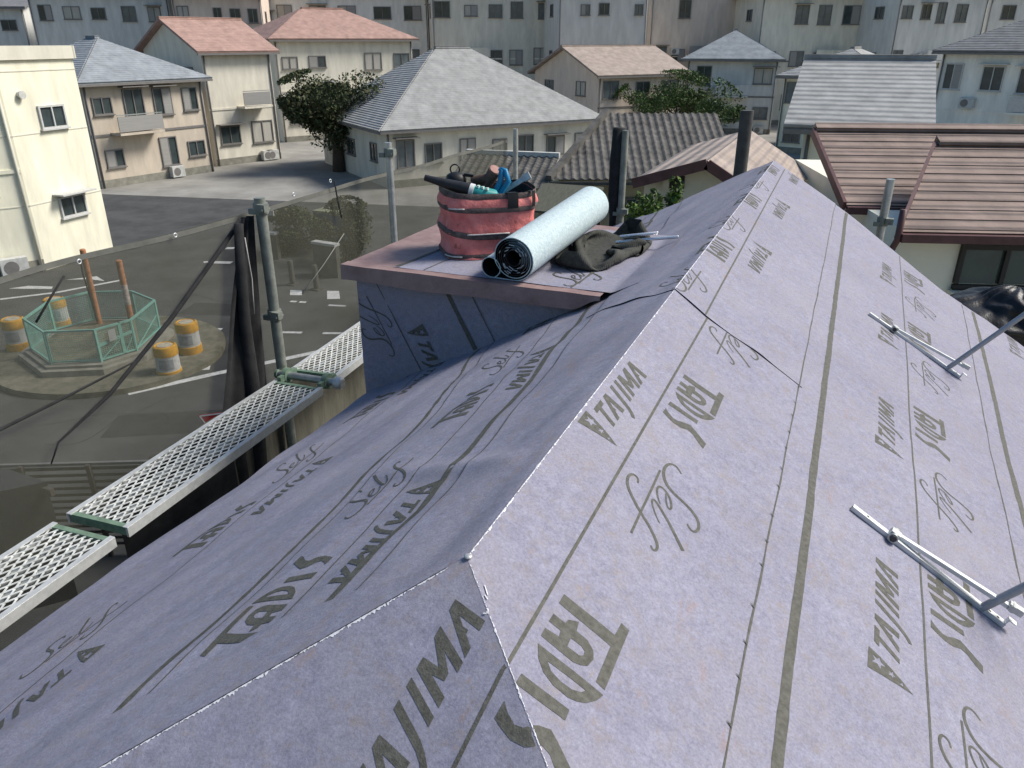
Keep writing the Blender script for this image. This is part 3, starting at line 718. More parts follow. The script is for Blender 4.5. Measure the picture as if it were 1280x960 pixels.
# underlay roll
RA = V((-0.900, 3.455, ZS + 0.114)); RB = on_y(737, 257, 4.42); RB = RA + (RB - RA).normalized() * 1.0
roll = thing('underlay_roll', 'pale blue roll of roofing underlay with black inner side lying on the dormer', 'roll', RA - V((0, 0, 0.1)))
ax = (RB - RA).normalized(); sx_ = ax.cross(UPZ).normalized(); uz = sx_.cross(ax)
M_ROLL = mat('roll_pale', (0.40, 0.50, 0.52), 0.75, 0.12, 70, 0.3, 150, c2=(0.56, 0.65, 0.66))
M_ROLLIN = mat('roll_dark', (0.014, 0.015, 0.017), 0.45, 0.5, 60)
ROLL_RIM = 95
prof = []
QN = 2 * PI * 6 + PI / 2
for i in range(0, 230):                              # windings, clockwise from the core to the bottom of the roll
    q = i / 229 * QN; rr = 0.036 + 0.077 * (i / 229) + 0.0016 * nz3(q * 1.3, 0, 5) * (1 - i / 229)
    prof.append((rr * math.cos(q), -rr * math.sin(q)))
cur = V(prof[-1]); hd = PI
for i in range(42):                                  # the loose end runs along the ground and curls up beside the roll
    hd -= (0.0 if i < 13 else 0.20); cur = cur + V((math.cos(hd), math.sin(hd))) * 0.0105; prof.append((cur.x, cur.y))
minz = min(p[1] for p in prof)
mb = MB(); NS = 12; n = len(prof); TH_ = 0.0016
def rp3(i, k, o):
    x, z = prof[i]; a, b2 = prof[max(i - 1, 0)], prof[min(i + 1, n - 1)]
    tx, tz = b2[0] - a[0], b2[1] - a[1]; L = math.hypot(tx, tz) or 1; nx, nz_ = -tz / L, tx / L
    f = k / NS; wav = 0.004 * nz3(x * 20, z * 20, 1) * (1 if k in (0, NS) else 0)
    return RA + ax * (1.0 * f + wav) + sx_ * (x + nx * o) + uz * (z + nz_ * o)
vs = [rp3(i, k, TH_) for i in range(n) for k in range(NS + 1)]; w = NS + 1
vs2 = [rp3(i, k, -TH_) for i in range(n) for k in range(NS + 1)]
fs = [(i * w + k, (i + 1) * w + k, (i + 1) * w + k + 1, i * w + k + 1) for i in range(n - 1) for k in range(NS)]
mb.add(vs, fs, 0); mb.add(vs2, [f[::-1] for f in fs], 1)
mb.add([rp3(i, 0, TH_) for i in range(n)] + [rp3(i, 0, -TH_) for i in range(n)], [(i, i + 1, n + i + 1, n + i) for i in range(n - 1 - ROLL_RIM)], 1)
mb.add([rp3(i, 0, TH_ * 2.2) - ax * .001 for i in range(n)] + [rp3(i, 0, -TH_) - ax * .001 for i in range(n)], [(i, i + 1, n + i + 1, n + i) for i in range(n - 1 - ROLL_RIM, n - 1)], 0)
mb.add([rp3(i, NS, TH_) for i in range(n)] + [rp3(i, NS, -TH_) for i in range(n)], [(i, i + 1, n + i + 1, n + i) for i in range(n - 1)], 1)
me = bpy.data.meshes.new('wound_sheet'); me.from_pydata([tuple(v) for v in mb.v], [], mb.f); me.materials.append(M_ROLL); me.materials.append(M_ROLLIN)
me.polygons.foreach_set('material_index', mb.mi); me.polygons.foreach_set('use_smooth', [True] * len(me.polygons)); me.update()
ro = bpy.data.objects.new('wound_sheet', me); col.objects.link(ro); ro.parent = roll; ro.matrix_parent_inverse = parent_inv(roll)
mb = MB()
for k in range(26):                                  # crumpled film between the windings
    q = random.uniform(0, 2 * PI); rr = random.uniform(0.045, 0.085); p = RA + sx_ * (rr * math.cos(q)) + uz * (rr * math.sin(q)) - ax * 0.003
    d3 = (sx_ * -math.sin(q) + uz * math.cos(q)); mb.bar(p, p + d3 * random.uniform(0.012, 0.03), 0.003, 0.004, ax)
tag(build('film', mb, mat('film', (0.45, 0.48, 0.50), 0.5, 0.3, 50), roll), kind='stuff')

# heap of black mesh cloth
cl_c = V((-0.64, 4.20, ZS))
cloth = MB()
M_MESHCLOTH = mat('mesh_cloth', (0.044, 0.045, 0.039), 0.9, 0.3, 60, c2=(0.076, 0.076, 0.066))
n_ = M_MESHCLOTH.node_tree.nodes; l_ = M_MESHCLOTH.node_tree.links; tcx = n_.new('ShaderNodeTexCoord'); wv = n_.new('ShaderNodeTexWave'); wv.inputs['Scale'].default_value = 34; wv.inputs['Distortion'].default_value = 0.6; wv.inputs['Detail'].default_value = 1
l_.new(tcx.outputs['Object'], wv.inputs['Vector']); bpx_ = n_.new('ShaderNodeBump'); bpx_.inputs['Strength'].default_value = 0.6; bpx_.inputs['Distance'].default_value = 0.002; l_.new(wv.outputs['Fac'], bpx_.inputs['Height']); l_.new(bpx_.outputs[0], n_['Principled BSDF'].inputs['Normal'])
import numpy as np
def crumple(nx_c=54, ny_c=72, W=0.74, H=1.12, ell=(0.215, 0.46), steps=420):
    """a sheet of cloth gathered inside an oval and let fall: buckles into folds (position based springs)"""
    rng = np.random.default_rng(4)
    u, v = np.meshgrid(np.linspace(-.5, .5, nx_c), np.linspace(-.5, .5, ny_c), indexing='ij')
    X = np.stack([u * W, v * H, np.zeros_like(u)], -1)
    R = X.copy()
    ph = rng.uniform(0, 6.28, 8)
    z = sum(np.sin(u * a + v * b + p) * c for a, b, p, c in zip((9, 13, 6, 17, 21, 5, 11, 15), (4, -7, 9, 5, -9, -6, 13, -3), ph, (.03, .025, .03, .015, .012, .03, .02, .02)))
    X[..., 2] = 0.10 + z
    prev = X.copy()
    def con(A, B, k):
        d = X[B] - X[A]; L = np.linalg.norm(d, axis=-1, keepdims=True) + 1e-9; L0 = np.linalg.norm(R[B] - R[A], axis=-1, keepdims=True)
        c = d * ((L - L0) / L) * (0.5 * k); X[A] += c; X[B] -= c
    S = slice
    sets = []
    for st, k in ((1, 1.0), (2, 0.55), (4, 0.25)):
        for o_ in range(2 * st):
            a = np.arange(o_ % st + (o_ // st) * st, nx_c - st, 2 * st)
            if len(a): sets.append(((a,), (a + st,), k, 0))
            b = np.arange(o_ % st + (o_ // st) * st, ny_c - st, 2 * st)
            if len(b): sets.append(((slice(None), b), (slice(None), b + st), k, 1))
    dsh = [((S(0, -1), S(0, -1)), (S(1, None), S(1, None))), ((S(1, None), S(0, -1)), (S(0, -1), S(1, None)))]
    for it in range(steps):
        f = min(1.0, it / (steps * 0.6))
        vel = (X - prev) * 0.94; prev = X.copy(); X += vel; X[..., 2] -= 0.00022
        ex, ey = ell[0] + (1 - f) * (W / 2 + .05 - ell[0]), ell[1] + (1 - f) * (H / 2 + .05 - ell[1])
        for _ in range(3):
            for A, B, k, _d in sets: con(A, B, k)
            for A, B in dsh: con(A, B, 0.3)
            q = (np.abs(X[..., 0]) / ex) ** 2.4 + (np.abs(X[..., 1]) / ey) ** 2.4
            g = np.where(q > 1, q ** (-1 / 2.4), 1.0); X[..., 0] *= g; X[..., 1] *= g
            lowm = X[..., 2] < 0.004
            X[..., 2] = np.clip(X[..., 2], 0.004, 0.15)
        prev[lowm, 0:2] = X[lowm, 0:2] * .6 + prev[lowm, 0:2] * .4
    return X
XC = crumple()
cs_, sn2 = math.cos(-0.10), math.sin(-0.10); nxc, nyc = XC.shape[:2]
for a in range(nxc):
    for b in range(nyc):
        x, y, z = XC[a, b]; P = cl_c + V((cs_ * x - sn2 * y, sn2 * x + cs_ * y, 0)); P.z = max(ZS, ZR + P.x * TP + 0.016) + float(z) * 0.9
        cloth.v.append(tuple(P))
for a in range(nxc - 1):
    for b in range(nyc - 1): cloth.f.append((a * nyc + b, (a + 1) * nyc + b, (a + 1) * nyc + b + 1, a * nyc + b + 1)); cloth.mi.append(0)
o = build('mesh_cloth', cloth, M_MESHCLOTH, None, True)
sm = o.modifiers.new('smooth', 'SUBSURF'); sm.levels = 2; sm.render_levels = 2
tag(o, 'crumpled heap of black mesh cloth beside the pale underlay roll', 'cloth')
rodm = mat('rod_steel', (0.72, 0.72, 0.72), 0.25, 0.1, 30, metal=0.8)
for (a, b, lab) in (((770, 303), (848, 296), 'long shiny steel rod sticking out from under the black cloth'), ((775, 296), (823, 291), 'short shiny steel rod end above the longer rod by the black cloth')):
    p = on_y(*a, 4.36); q = on_y(*b, 4.40); mb = MB(); mb.tube([p, q - (q - p) * 0.01, q], [0.0095, 0.0095, 0.007], 10)
    tag(build('steel_rod', mb, rodm, None, 50), lab, 'rod', 'steel rods by the cloth')

# ---------------------------------------------------------------- roof brackets on the right slope
def bracket(label, s0, y0, s1, y1, pole_len):
    A, B = flat(s0, y0, 0.004), flat(s1, y1, 0.004); d = (B - A).normalized(); L = (B - A).length
    t = thing('roof_bracket', label, 'roof bracket', A, 'folding brackets on the right slope')
    e = NR.cross(d).normalized(); up = NR
    mb = MB(); h = 0.016
    mb.box((A + B) / 2 + up * (0.012 + 0.0015), (L, 0.021, 0.003), (d, e, up))
    for sg in (-1, 1): mb.box((A + B) / 2 + up * 0.0065 + e * (sg * 0.0095), (L, 0.002, 0.012), (d, e, up))
    base = build('base_rail', mb, M_SILVER, t)
    for f in (0.10, 0.90, 0.95):
        mb = MB(); mb.tube([A + d * L * f + up * 0.0145, A + d * L * f + up * 0.0154], 0.0045, 10); build('slot', mb, M_BLACK, base)
    mb = MB(); mb.box(B + up * 0.022 - d * 0.004, (0.004, 0.021, 0.022), (d, e, up)); mb.box(B + up * 0.032 + d * 0.006, (0.022, 0.021, 0.003), (d, e, up)); build('end_hook', mb, M_SILVER, t)
    K = A + d * L * 0.27; H = A + d * L * 0.93
    mb = MB(); mb.tube([K + up * 0.018 - e * 0.024, K + up * 0.018 + e * 0.024], 0.015, 14); mb.box(K + up * 0.016, (0.03, 0.030, 0.034), (d, e, up)); build('clamp', mb, M_GALV, t, 40)
    mb = MB(); mb.tube([K + up * 0.02 - e * 0.03, K + up * 0.02 - e * 0.024], 0.011, 6); build('clamp_nut', mb, mat('dark_nut', (0.06, 0.06, 0.065), 0.5, metal=0.6), t)
    PB = A + d * L * 0.865 + up * 0.012
    pd = V((0.63, 0.0, 0.777)); 
    arm1 = PB + pd * 0.055 + d * 0.035
    a0 = K + up * 0.022 + e * 0.016
    mb = MB(); ad = (arm1 - a0).normalized(); ae = NR.cross(ad).normalized(); au = ad.cross(ae)
    mb.box((a0 + arm1) / 2, ((arm1 - a0).length, 0.017, 0.003), (ad, ae, au)); 
    for sg in (-1, 1): mb.box((a0 + arm1) / 2 - au * 0.006 + ae * (sg * 0.0076), ((arm1 - a0).length, 0.002, 0.010), (ad, ae, au))
    build('strut', mb, M_SILVER, t)
    mb = MB(); mb.tube([arm1 - pd.cross(ad) * 0.02, arm1 + pd.cross(ad) * 0.02], 0.011, 10); mb.box(arm1 + ad * 0.01, (0.04, 0.024, 0.02), (ad, ae, au)); build('strut_pin', mb, M_GALV, t)
    mb = MB(); mb.tube([PB - pd * 0.008, PB + pd * pole_len], 0.0125, 14); build('pole', mb, M_PIPE_GREY, t, 50)
    mb = MB(); mb.tube([PB + pd * (pole_len - 0.002), PB + pd * (pole_len + 0.001)], 0.0105, 12); build('pole_bore', mb, M_BLACK, t)
bracket('folding zinc bracket between the lower TADIS and Self prints of the right slope', 0.831, 2.237, 1.335, 2.150, 0.62)
bracket('folding zinc bracket near the black tarpaulin bundle on the right slope', 0.893, 4.32, 1.434, 4.24, 0.62)

# ---------------------------------------------------------------- ground, road, traffic island
mb = MB(); mb.quad(V((-400, -400, -0.004)), V((400, -400, -0.004)), V((400, 400, -0.004)), V((-400, 400, -0.004)))
tag(build('ground', mb, M_GROUND), kind='structure')
mb = MB(); mb.grid(lambda u, v: V((-60 + 55.5 * u, -20 + 43 * v + 12 * u, 0.0)), 20, 30)
road = tag(build('road', mb, M_ASPH), kind='structure')
def mark(pts, w=None, z=0.004):
    mb = MB()
    if w:
        for a, b in zip(pts, pts[1:]):
            a, b = V((*a, z)), V((*b, z)); e = (b - a).cross(UPZ).normalized() * (w / 2); mb.quad(a - e, b - e, b + e, a + e)
    else: mb.add([V((*p, z)) for p in pts], [tuple(range(len(pts)))])
    return build('road_marking', mb, M_PAINT, road)
mark([(-13.39, 10.98), (-12.39, 12.63), (-11.54, 13.91), (-10.92, 14.87), (-10.2, 16.0)], 0.2)
mark([(-16.4, 14.45), (-15.0, 14.9), (-14.41, 15.08)], 0.14); mark([(-12.94, 15.46), (-12.24, 15.72)], 0.14); mark([(-11.7, 15.9), (-10.5, 16.38)], 0.14)
mark([(-14.97, 18.75), (-14.63, 18.89), (-14.30, 18.45), (-14.65, 18.32)]); mark([(-13.85, 19.13), (-13.5, 19.27), (-13.0, 18.6), (-13.35, 18.43)])
mark([(-14.25, 17.82), (-14.05, 17.86)], 0.13); mark([(-13.96, 17.88), (-13.75, 17.92)], 0.13); mark([(-12.97, 17.96), (-12.45, 18.09)], 0.13)
mark([(-19.9, 20.27), (-19.8, 20.38)], 0.22); mark([(-19.58, 20.4), (-18.95, 20.62)], 0.3); mark([(-20.59, 22.18), (-20.3, 22.3)], 0.3)
mark([(-23.2, 13.9), (-22.5, 14.54), (-21.53, 15.7), (-20.72, 17.62)], 0.16)
mark([(-23.3, 15.4), (-22.9, 15.55), (-22.0, 15.9), (-22.2, 16.1), (-23.0, 15.85)]); mark([(-22.5, 16.8), (-21.85, 17.15), (-21.2, 17.2), (-21.9, 17.5)])
mark([(-12.95, 12.6), (-12.7, 12.75), (-12.85, 12.95), (-13.05, 12.8)]); mark([(-13.2, 11.9), (-12.95, 12.05), (-13.05, 12.15), (-13.3, 12.05)])
for (pa, pb, pc_, pd_, nm) in (((-12.2, 9.2), (-9.3, 10.9), (-9.8, 11.8), (-12.7, 10.1), 'asphalt_patch'), ((-16.5, 15.6), (-14.2, 16.3), (-14.5, 17.3), (-16.8, 16.6), 'asphalt_patch'), ((-10.9, 7.6), (-10.0, 8.1), (-10.4, 8.8), (-11.3, 8.3), 'asphalt_patch')):
    mb = MB(); mb.add([V((*p, 0.0025)) for p in (pa, pb, pc_, pd_)], [(0, 1, 2, 3)]); build(nm, mb, mat('asphalt_new', (0.042, 0.042, 0.042), 0.9, 0.25, 2, 0.5, 90), road)
rk = random.Random(9)
for (x, y, a0, n_) in ((-13.0, 8.6, 0.6, 16), (-11.5, 10.2, 2.2, 14), (-12.0, 14.0, 1.0, 14), (-18.0, 17.0, 0.3, 16)):     # cracks
    pts = [V((x, y, 0.003))]
    for k in range(n_): a0 += rk.gauss(0, .35); pts.append(pts[-1] + V((math.cos(a0) * .22, math.sin(a0) * .22, 0)))
    mb = MB()
    for p, q in zip(pts, pts[1:]):
        e = (q - p).cross(UPZ).normalized() * rk.uniform(.004, .012); mb.quad(p - e, q - e, q + e, p + e)
    build('road_crack', mb, mat('crack', (0.02, 0.02, 0.02), 0.95), road)
mb = MB(); mb.lathe((-15.7, 14.3 + 3.2, 0.004), [(0.33, 0), (0.33, 0.008)], 20); build('manhole_cover', mb, mat('iron_cover', (0.045, 0.045, 0.045), 0.7), road)

IC = V((-15.85, 12.55, 0))
island = thing('traffic_island', 'mossy round kerbed traffic island with octagonal concrete plinth in the road', 'traffic island', IC)
mb = MB(); N = 48
ring = [(IC.x + 0.25 + (2.75 + 0.05 * nz3(k * 0.3, 0, 0)) * math.cos(2 * PI * k / N), IC.y + (2.6 + 0.05 * nz3(k * 0.3, 5, 0)) * math.sin(2 * PI * k / N)) for k in range(N)]
mb.prism(ring, 0.0, 0.13); build('kerb', mb, M_MOSSY, island)
FV = [(-16.95, 11.45), (-15.7, 11.0), (-14.75, 11.55), (-14.55, 12.4), (-15.2, 13.75), (-16.35, 14.1), (-17.35, 13.6), (-17.6, 12.6)]
cxm = sum(p[0] for p in FV) / 8; cym = sum(p[1] for p in FV) / 8
ex = lambda k: [(cxm + (p[0] - cxm) * k, cym + (p[1] - cym) * k) for p in FV]
mb = MB(); mb.prism(ex(1.22), 0.13, 0.27); mb.prism(ex(1.12), 0.27, 0.33); build('plinth', mb, M_CONC, island)
mb = MB(); mb.prism(ex(0.93), 0.33, 0.345); build('soil', mb, mat('soil', (0.11, 0.10, 0.07), 0.95, 0.4, 4, 0.8, 20, c2=(0.22, 0.2, 0.13)), island)
M_TEAL = mat('teal_paint', (0.20, 0.42, 0.35), 0.55, 0.18, 8)
ZF0, ZF1 = 0.34, 1.12
fence = thing('mesh_fence', 'teal wire mesh fence forming an octagon on the traffic island', 'fence', (cxm, cym, ZF0))
for i in range(8):
    A, B = V((*FV[i], 0)), V((*FV[(i + 1) % 8], 0)); d = (B - A).normalized(); L = (B - A).length
    z0, z1 = ZF0 + 0.04, ZF1
    def bar(a, za, b, zb, w): mb.bar(V((a.x, a.y, za)), V((b.x, b.y, zb)), w, w, d.cross(UPZ))
    segs = [(0.0, 0.66), (0.66, 1.0)] if i == 2 else [(0.0, 1.0)]
    for (fa, fb) in segs:
        a, b = A + d * (L * fa + 0.02), A + d * (L * fb - 0.02)
        mb = MB()
        bar(a, z0, a, z1, 0.04); bar(b, z0, b, z1, 0.04); bar(a, z1, b, z1, 0.045); bar(a, z0, b, z0, 0.035)
        if i in (2, 3, 7): bar(a, z0, b, (z0 + z1) / 2, 0.022)
        p = build('panel', mb, M_TEAL, fence)
        mb = MB(); l2 = (b - a).length
        nv_ = int(l2 / 0.05)
        for k in range(1, nv_): q = a + d * (l2 * k / nv_); mb.bar(V((q.x, q.y, z0)), V((q.x, q.y, z1)), 0.005, 0.005, d)
        for k in range(1, 16):
            zz = z0 + (z1 - z0) * k / 16; mb.bar(V((a.x, a.y, zz)), V((b.x, b.y, zz)), 0.006, 0.006)
        build('wire_mesh', mb, M_TEAL, p)
    mb = MB(); mb.bar(V((A.x, A.y, ZF0 - 0.02)), V((A.x, A.y, ZF1 + 0.02)), 0.05, 0.05, V((1, 0, 0))); build('post', mb, M_TEAL, fence)
A, B = V((*FV[2], 0)), V((*FV[3], 0))
mb = MB(); mb.bar(V((A.x, A.y - 0.03, 0.72)), V((B.x, B.y - 0.03, 0.84)), 0.03, 0.07); build('gate_bar', mb, M_TEAL, fence)
mb = MB(); q = A + (B - A) * 0.45; mb.box((q.x + 0.03, q.y - 0.05, 0.9), (0.02, 0.2, 0.26)); build('notice_plate', mb, mat('plate_grey', (0.3, 0.32, 0.3), 0.6), fence)
M_RUST = mat('rust_orange', (0.45, 0.17, 0.06), 0.85, 0.35, 9, 0.3, c2=(0.52, 0.26, 0.14))
for (x, y, h, lab) in ((-17.0, 13.45, 2.0, 'rusty orange post with a hanging black cable inside the teal fence'), (-14.95, 12.75, 2.1, 'rusty orange post with a peeling white patch beside the fence gate')):
    t = thing('rusty_post', lab, 'post', (x, y, 0.33), 'rusty posts on the island')
    mb = MB(); mb.tube([(x, y, 0.30), (x, y, 0.33 + h)], 0.072, 14); build('shaft', mb, M_RUST, t, 50)
    mb = MB(); mb.tube([(x, y, 0.33 + h), (x, y, 0.35 + h)], [0.076, 0.05], 14); build('cap', mb, M_RUST, t)
    if x < -16:
        mb = MB(); mb.tube([(x + 0.04, y - 0.09, 0.45), (x + 0.02, y - 0.1, 1.0), (x - 0.06, y - 0.1, 1.7), (x - 0.04, y - 0.1, 2.2)], 0.02, 6); build('cable', mb, M_BLACK, t)
    else:
        mb = MB(); mb.tube([(x, y, 1.35), (x, y, 1.85)], 0.075, 14, False); build('peeled_patch', mb, mat('peel', (0.45, 0.38, 0.33), 0.8, 0.5, 14), t, True)
M_YEL = mat('drum_yellow', (0.58, 0.30, 0.025), 0.5, 0.2, 8); M_DRW = mat('drum_white', (0.50, 0.50, 0.48), 0.6, 0.25, 6)
grime(M_YEL, (0.16, 0.10, 0.04), 0.54, 0.72, 5.0); grime(M_DRW, (0.17, 0.16, 0.13), 0.52, 0.70, 6.0); grime(M_TEAL, (0.13, 0.16, 0.12), 0.56, 0.74, 7.0)
def drum(x, y, z, rot, label):
    t = thing('cushion_drum', label, 'traffic drum', (x, y, z), 'drums round the traffic island')
    c = (x, y, z); made = []
    mb = MB(); mb.lathe(c, [(0.32, 0.0), (0.325, 0.03), (0.32, 0.20), (0.305, 0.21)], 28); build('base_band', mb, M_YEL, t, 40)
    mb = MB(); mb.lathe(c, [(0.30, 0.205), (0.297, 0.62)], 28); build('body', mb, M_DRW, t, 40)
    mb = MB(); mb.lathe(c, [(0.305, 0.60), (0.31, 0.62), (0.305, 0.78), (0.29, 0.84), (0.25, 0.86), (0.235, 0.84), (0.0, 0.84)], 28); build('top_cap', mb, M_YEL, t, 30)
    mb = MB(); mb.lathe((x, y, z), [(0.19, 0.838), (0.19, 0.852), (0.16, 0.856)], 20); build('lid', mb, mat('drum_lid', (0.45, 0.40, 0.30), 0.7, 0.4, 8), t)
    mb = MB(); mb.grid(lambda u, v: V((x + 0.3015 * math.cos(rot + 1.3 * (u - 0.5)), y + 0.3015 * math.sin(rot + 1.3 * (u - 0.5)), z + 0.27 + 0.27 * v)), 10, 2)
    build('faded_panel', mb, mat('drum_grey', (0.26, 0.28, 0.29), 0.6, 0.35, 7), t, True)
_drum = drum
def drum(x, y, z, rot, label):
    before = set(bpy.data.objects); _drum(x, y, z, rot, label)
    for o in set(bpy.data.objects) - before:
        if o.parent is None: o.scale = (0.88, 0.88, 0.92)
drum(-13.27, 12.1, 0.0, -0.9, 'white drum with yellow ends standing clear of the island kerb by the long white line')
drum(-13.72, 13.25, 0.13, -1.1, 'white drum with yellow ends on the kerb by the fence corner post')
drum(-17.85, 11.75, 0.13, -1.0, 'white drum with a dented yellow top beside the outer fence corner')
drum(-18.35, 13.3, 0.13, -1.0, 'white drum with yellow top seen through the far fence panels')

# ---------------------------------------------------------------- boundary wall, poles and bins across the road
M_DKW = mat('dark_wall', (0.085, 0.085, 0.075), 0.9, 0.35, 2.5, 0.4, 20)
def px_wall(a, b, top, name, label, cat, m_, cap_m=None, thick=0.18):
    P, Q = on_z(*a, 0), on_z(*b, 0); h = on_y(a[0], top, P.y).z
    t = thing(name, label, cat, (P + Q) / 2)
    mb = MB(); mb.bar(P + UPZ * h / 2, Q + UPZ * h / 2, thick, h); build('wall_body', mb, m_, t)
    if cap_m: mb = MB(); mb.bar(P + UPZ * (h + 0.04), Q + UPZ * (h + 0.04), thick + 0.08, 0.08); build('coping', mb, cap_m, t)
    return t
M_CAP = mat('white_cap', (0.5, 0.5, 0.47), 0.8, 0.2, 5)
px_wall((396, 342), (425, 347), 304, 'block_wall', 'dark block wall with white coping near the blue bins', 'wall', M_DKW, M_CAP)
px_wall((330, 322), (350, 324), 292, 'block_wall', 'short dark block wall with white coping beside the white pole', 'wall', M_DKW, M_CAP)
def leafy(name, label, cat, c, rx, ry, rz, n, size, cols, trunk=True, group=None, seed=1, trunk_h=None):
    r = random.Random(seed); c = V(c)
    t = thing(name, label, cat, (c.x, c.y, 0 if trunk else c.z - rz), group)
    clumps = [(V((r.gauss(0, .45), r.gauss(0, .45), r.gauss(0.05, .45))), r.uniform(.2, .45)) for _ in range(26)]
    mbs = [MB() for _ in cols]
    for i in range(n):
        cc, cr = r.choice(clumps); d = V((r.gauss(0, 1), r.gauss(0, 1), r.gauss(0, 1))).normalized() * cr * r.random() ** 0.4
        p = cc + d
        if p.length > 1.15: p = p.normalized() * 1.1
        P = c + V((p.x * rx, p.y * ry, p.z * rz))
        q = V((r.gauss(0, 1), r.gauss(0, 1), r.gauss(0.6, 1))).normalized(); a = q.orthogonal().normalized(); a.rotate(Matrix.Rotation(r.uniform(0, 6.28), 3, q)); b = q.cross(a)
        s = size * r.uniform(0.6, 1.3)
        mbs[r.randrange(len(cols))].add([P + a * s, P + b * s * 0.45, P - a * s, P - b * s * 0.45], [(0, 1, 2, 3)])
    for x, cm in zip(mbs, cols): build('foliage', x, cm, t)
    if trunk:
        mb = MB(); top = c.z
        mb.tube([(c.x, c.y, 0), (c.x + 0.05, c.y, top * 0.5), (c.x, c.y + 0.05, top)], [0.14 * rx / 1.5 + .03, 0.1 * rx / 1.5 + .02, 0.04], 8); 
        for k in range(5):
            a = r.uniform(0, 6.28); mb.tube([(c.x, c.y, top * 0.7), (c.x + rx * .6 * math.cos(a), c.y + ry * .6 * math.sin(a), c.z + rz * .3)], [0.05, 0.015], 6)
        build('trunk', mb, mat('bark', (0.10, 0.075, 0.055), 0.95, 0.3, 12, 0.6), t, True)
    return t
G_DK = [mat('leaf_dark', (0.035, 0.05, 0.02), 0.7, 0.3, 3), mat('leaf_mid', (0.06, 0.08, 0.03), 0.7, 0.3, 3)]
G_LT = [mat('leaf_lime', (0.14, 0.22, 0.035), 0.6, 0.3, 3), mat('leaf_green', (0.07, 0.13, 0.025), 0.6, 0.3, 3), MATS['leaf_mid']]
G_OL = [mat('leaf_olive', (0.085, 0.085, 0.04), 0.8, 0.3, 3), MATS['leaf_dark']]
def hedge_px(a, top, rx, seed, label, cols, n=7000, size=0.07, cat='hedge', name='hedge'):
    P = on_z(*a, 0); h = on_y(a[0], top, P.y).z
    return leafy(name, label, cat, (P.x, P.y, h / 2), rx, rx * 0.7, h / 2, n, size, cols, False, None, seed)
hedge_px((372, 318), 262, 1.5, 21, 'dark hedge behind the white coping of the block walls', G_OL)
hedge_px((440, 330), 250, 1.0, 22, 'dark shrub behind the blue bins', G_OL, 5000)
P = on_z(337, 326, 0); t = thing('sign_pole', 'white sign pole beside the short block wall', 'pole', P)
hh = on_y(331, 262, P.y).z; mb = MB(); mb.tube([P, P + UPZ * hh], 0.04, 10); build('shaft', mb, M_CAP, t, True)
mb = MB(); mb.box(P + UPZ * (hh - 0.1) + V((0.2, 0, 0)), (0.5, 0.04, 0.16)); build('sign_plate', mb, M_CAP, t)
for (px, py, lab) in ((366, 356, 'dark bollard beside the wall with white coping, next to the white square marking'), (396, 362, 'dark bollard in front of the block wall corner')):
    P = on_z(px, py, 0); mb = MB(); mb.lathe(P, [(0.09, 0), (0.09, 0.75), (0.07, 0.80), (0, 0.82)], 14); mb.box(P + UPZ * 0.02, (0.3, 0.3, 0.04))
    tag(build('bollard', mb, M_DKW, None, 40), lab, 'bollard', 'bollards across the road')
for (px, py, lab) in ((412, 305, 'blue bin with pale lid by the block wall'), (430, 308, 'blue bin standing in front of the concrete post')):
    P = on_z(px, py, 0); t = thing('blue_bin', lab, 'bin', P, 'blue bins across the road')
    mb = MB(); mb.add([P + V((sx * .32 * k, sy * .32 * k, z)) for z, k in ((0, .85), (1.25, 1.1)) for sx, sy in ((-1, -1), (1, -1), (1, 1), (-1, 1))], [(0, 1, 2, 3), (4, 5, 6, 7), (0, 1, 5, 4), (1, 2, 6, 5), (2, 3, 7, 6), (3, 0, 4, 7)]); build('tub', mb, mat('bin_blue', (0.06, 0.13, 0.22), 0.6, 0.2, 4), t)
    mb = MB(); mb.box(P + UPZ * 1.29, (.74, .74, .08)); build('lid', mb, mat('bin_lid', (0.25, 0.26, 0.16), 0.6, 0.2, 4), t)

# stop sign half hidden behind the dark netting
sg = on_z(247, 519, 2.35)
ss = thing('stop_sign', 'red triangular stop sign with white characters behind the dark netting', 'road sign', (sg.x + 0.4, sg.y + 0.1, 0))
ex_ = V((0.90, 0.42, 0.12)).normalized(); nn = V((0.38, -0.85, 0.35)).normalized(); ey_ = nn.cross(ex_).normalized()
if ey_.z < 0: ey_ = -ey_
w_ = 0.8
tri = [sg, sg + ex_ * w_, sg + ex_ * w_ / 2 - ey_ * w_ * 0.87]
nrm = (tri[1] - tri[0]).cross(tri[2] - tri[0]).normalized()
if nrm.dot(CAM - sg) < 0: nrm = -nrm
mb = MB(); mb.slab(tri, nrm, 0.02); build('plate', mb, mat('sign_red', (0.5, 0.02, 0.025), 0.5, 0.12, 6), ss)
cen = (tri[0] + tri[1] + tri[2]) / 3
for i in range(3):
    a, b = cen + (tri[i] - cen) * 0.93, cen + (tri[(i + 1) % 3] - cen) * 0.93
    mb = MB(); mb.bar(a + nrm * 0.003, b + nrm * 0.003, 0.018, 0.002, nrm); build('border', mb, mat('sign_white', (0.75, 0.75, 0.75), 0.5, 0.05), ss)
fc = bpy.data.curves.new('sign_text', 'FONT'); fc.body = '止まれ'; fc.size = 0.21; fc.align_x = 'CENTER'; fc.fill_mode = 'FRONT'
fo = bpy.data.objects.new('sign_text', fc); col.objects.link(fo)
dg = bpy.context.evaluated_depsgraph_get(); tm = bpy.data.meshes.new_from_object(fo.evaluated_get(dg)); bpy.data.objects.remove(fo)
to_ = bpy.data.objects.new('sign_text', tm); col.objects.link(to_); tm.materials.clear(); tm.materials.append(MATS['sign_white'])
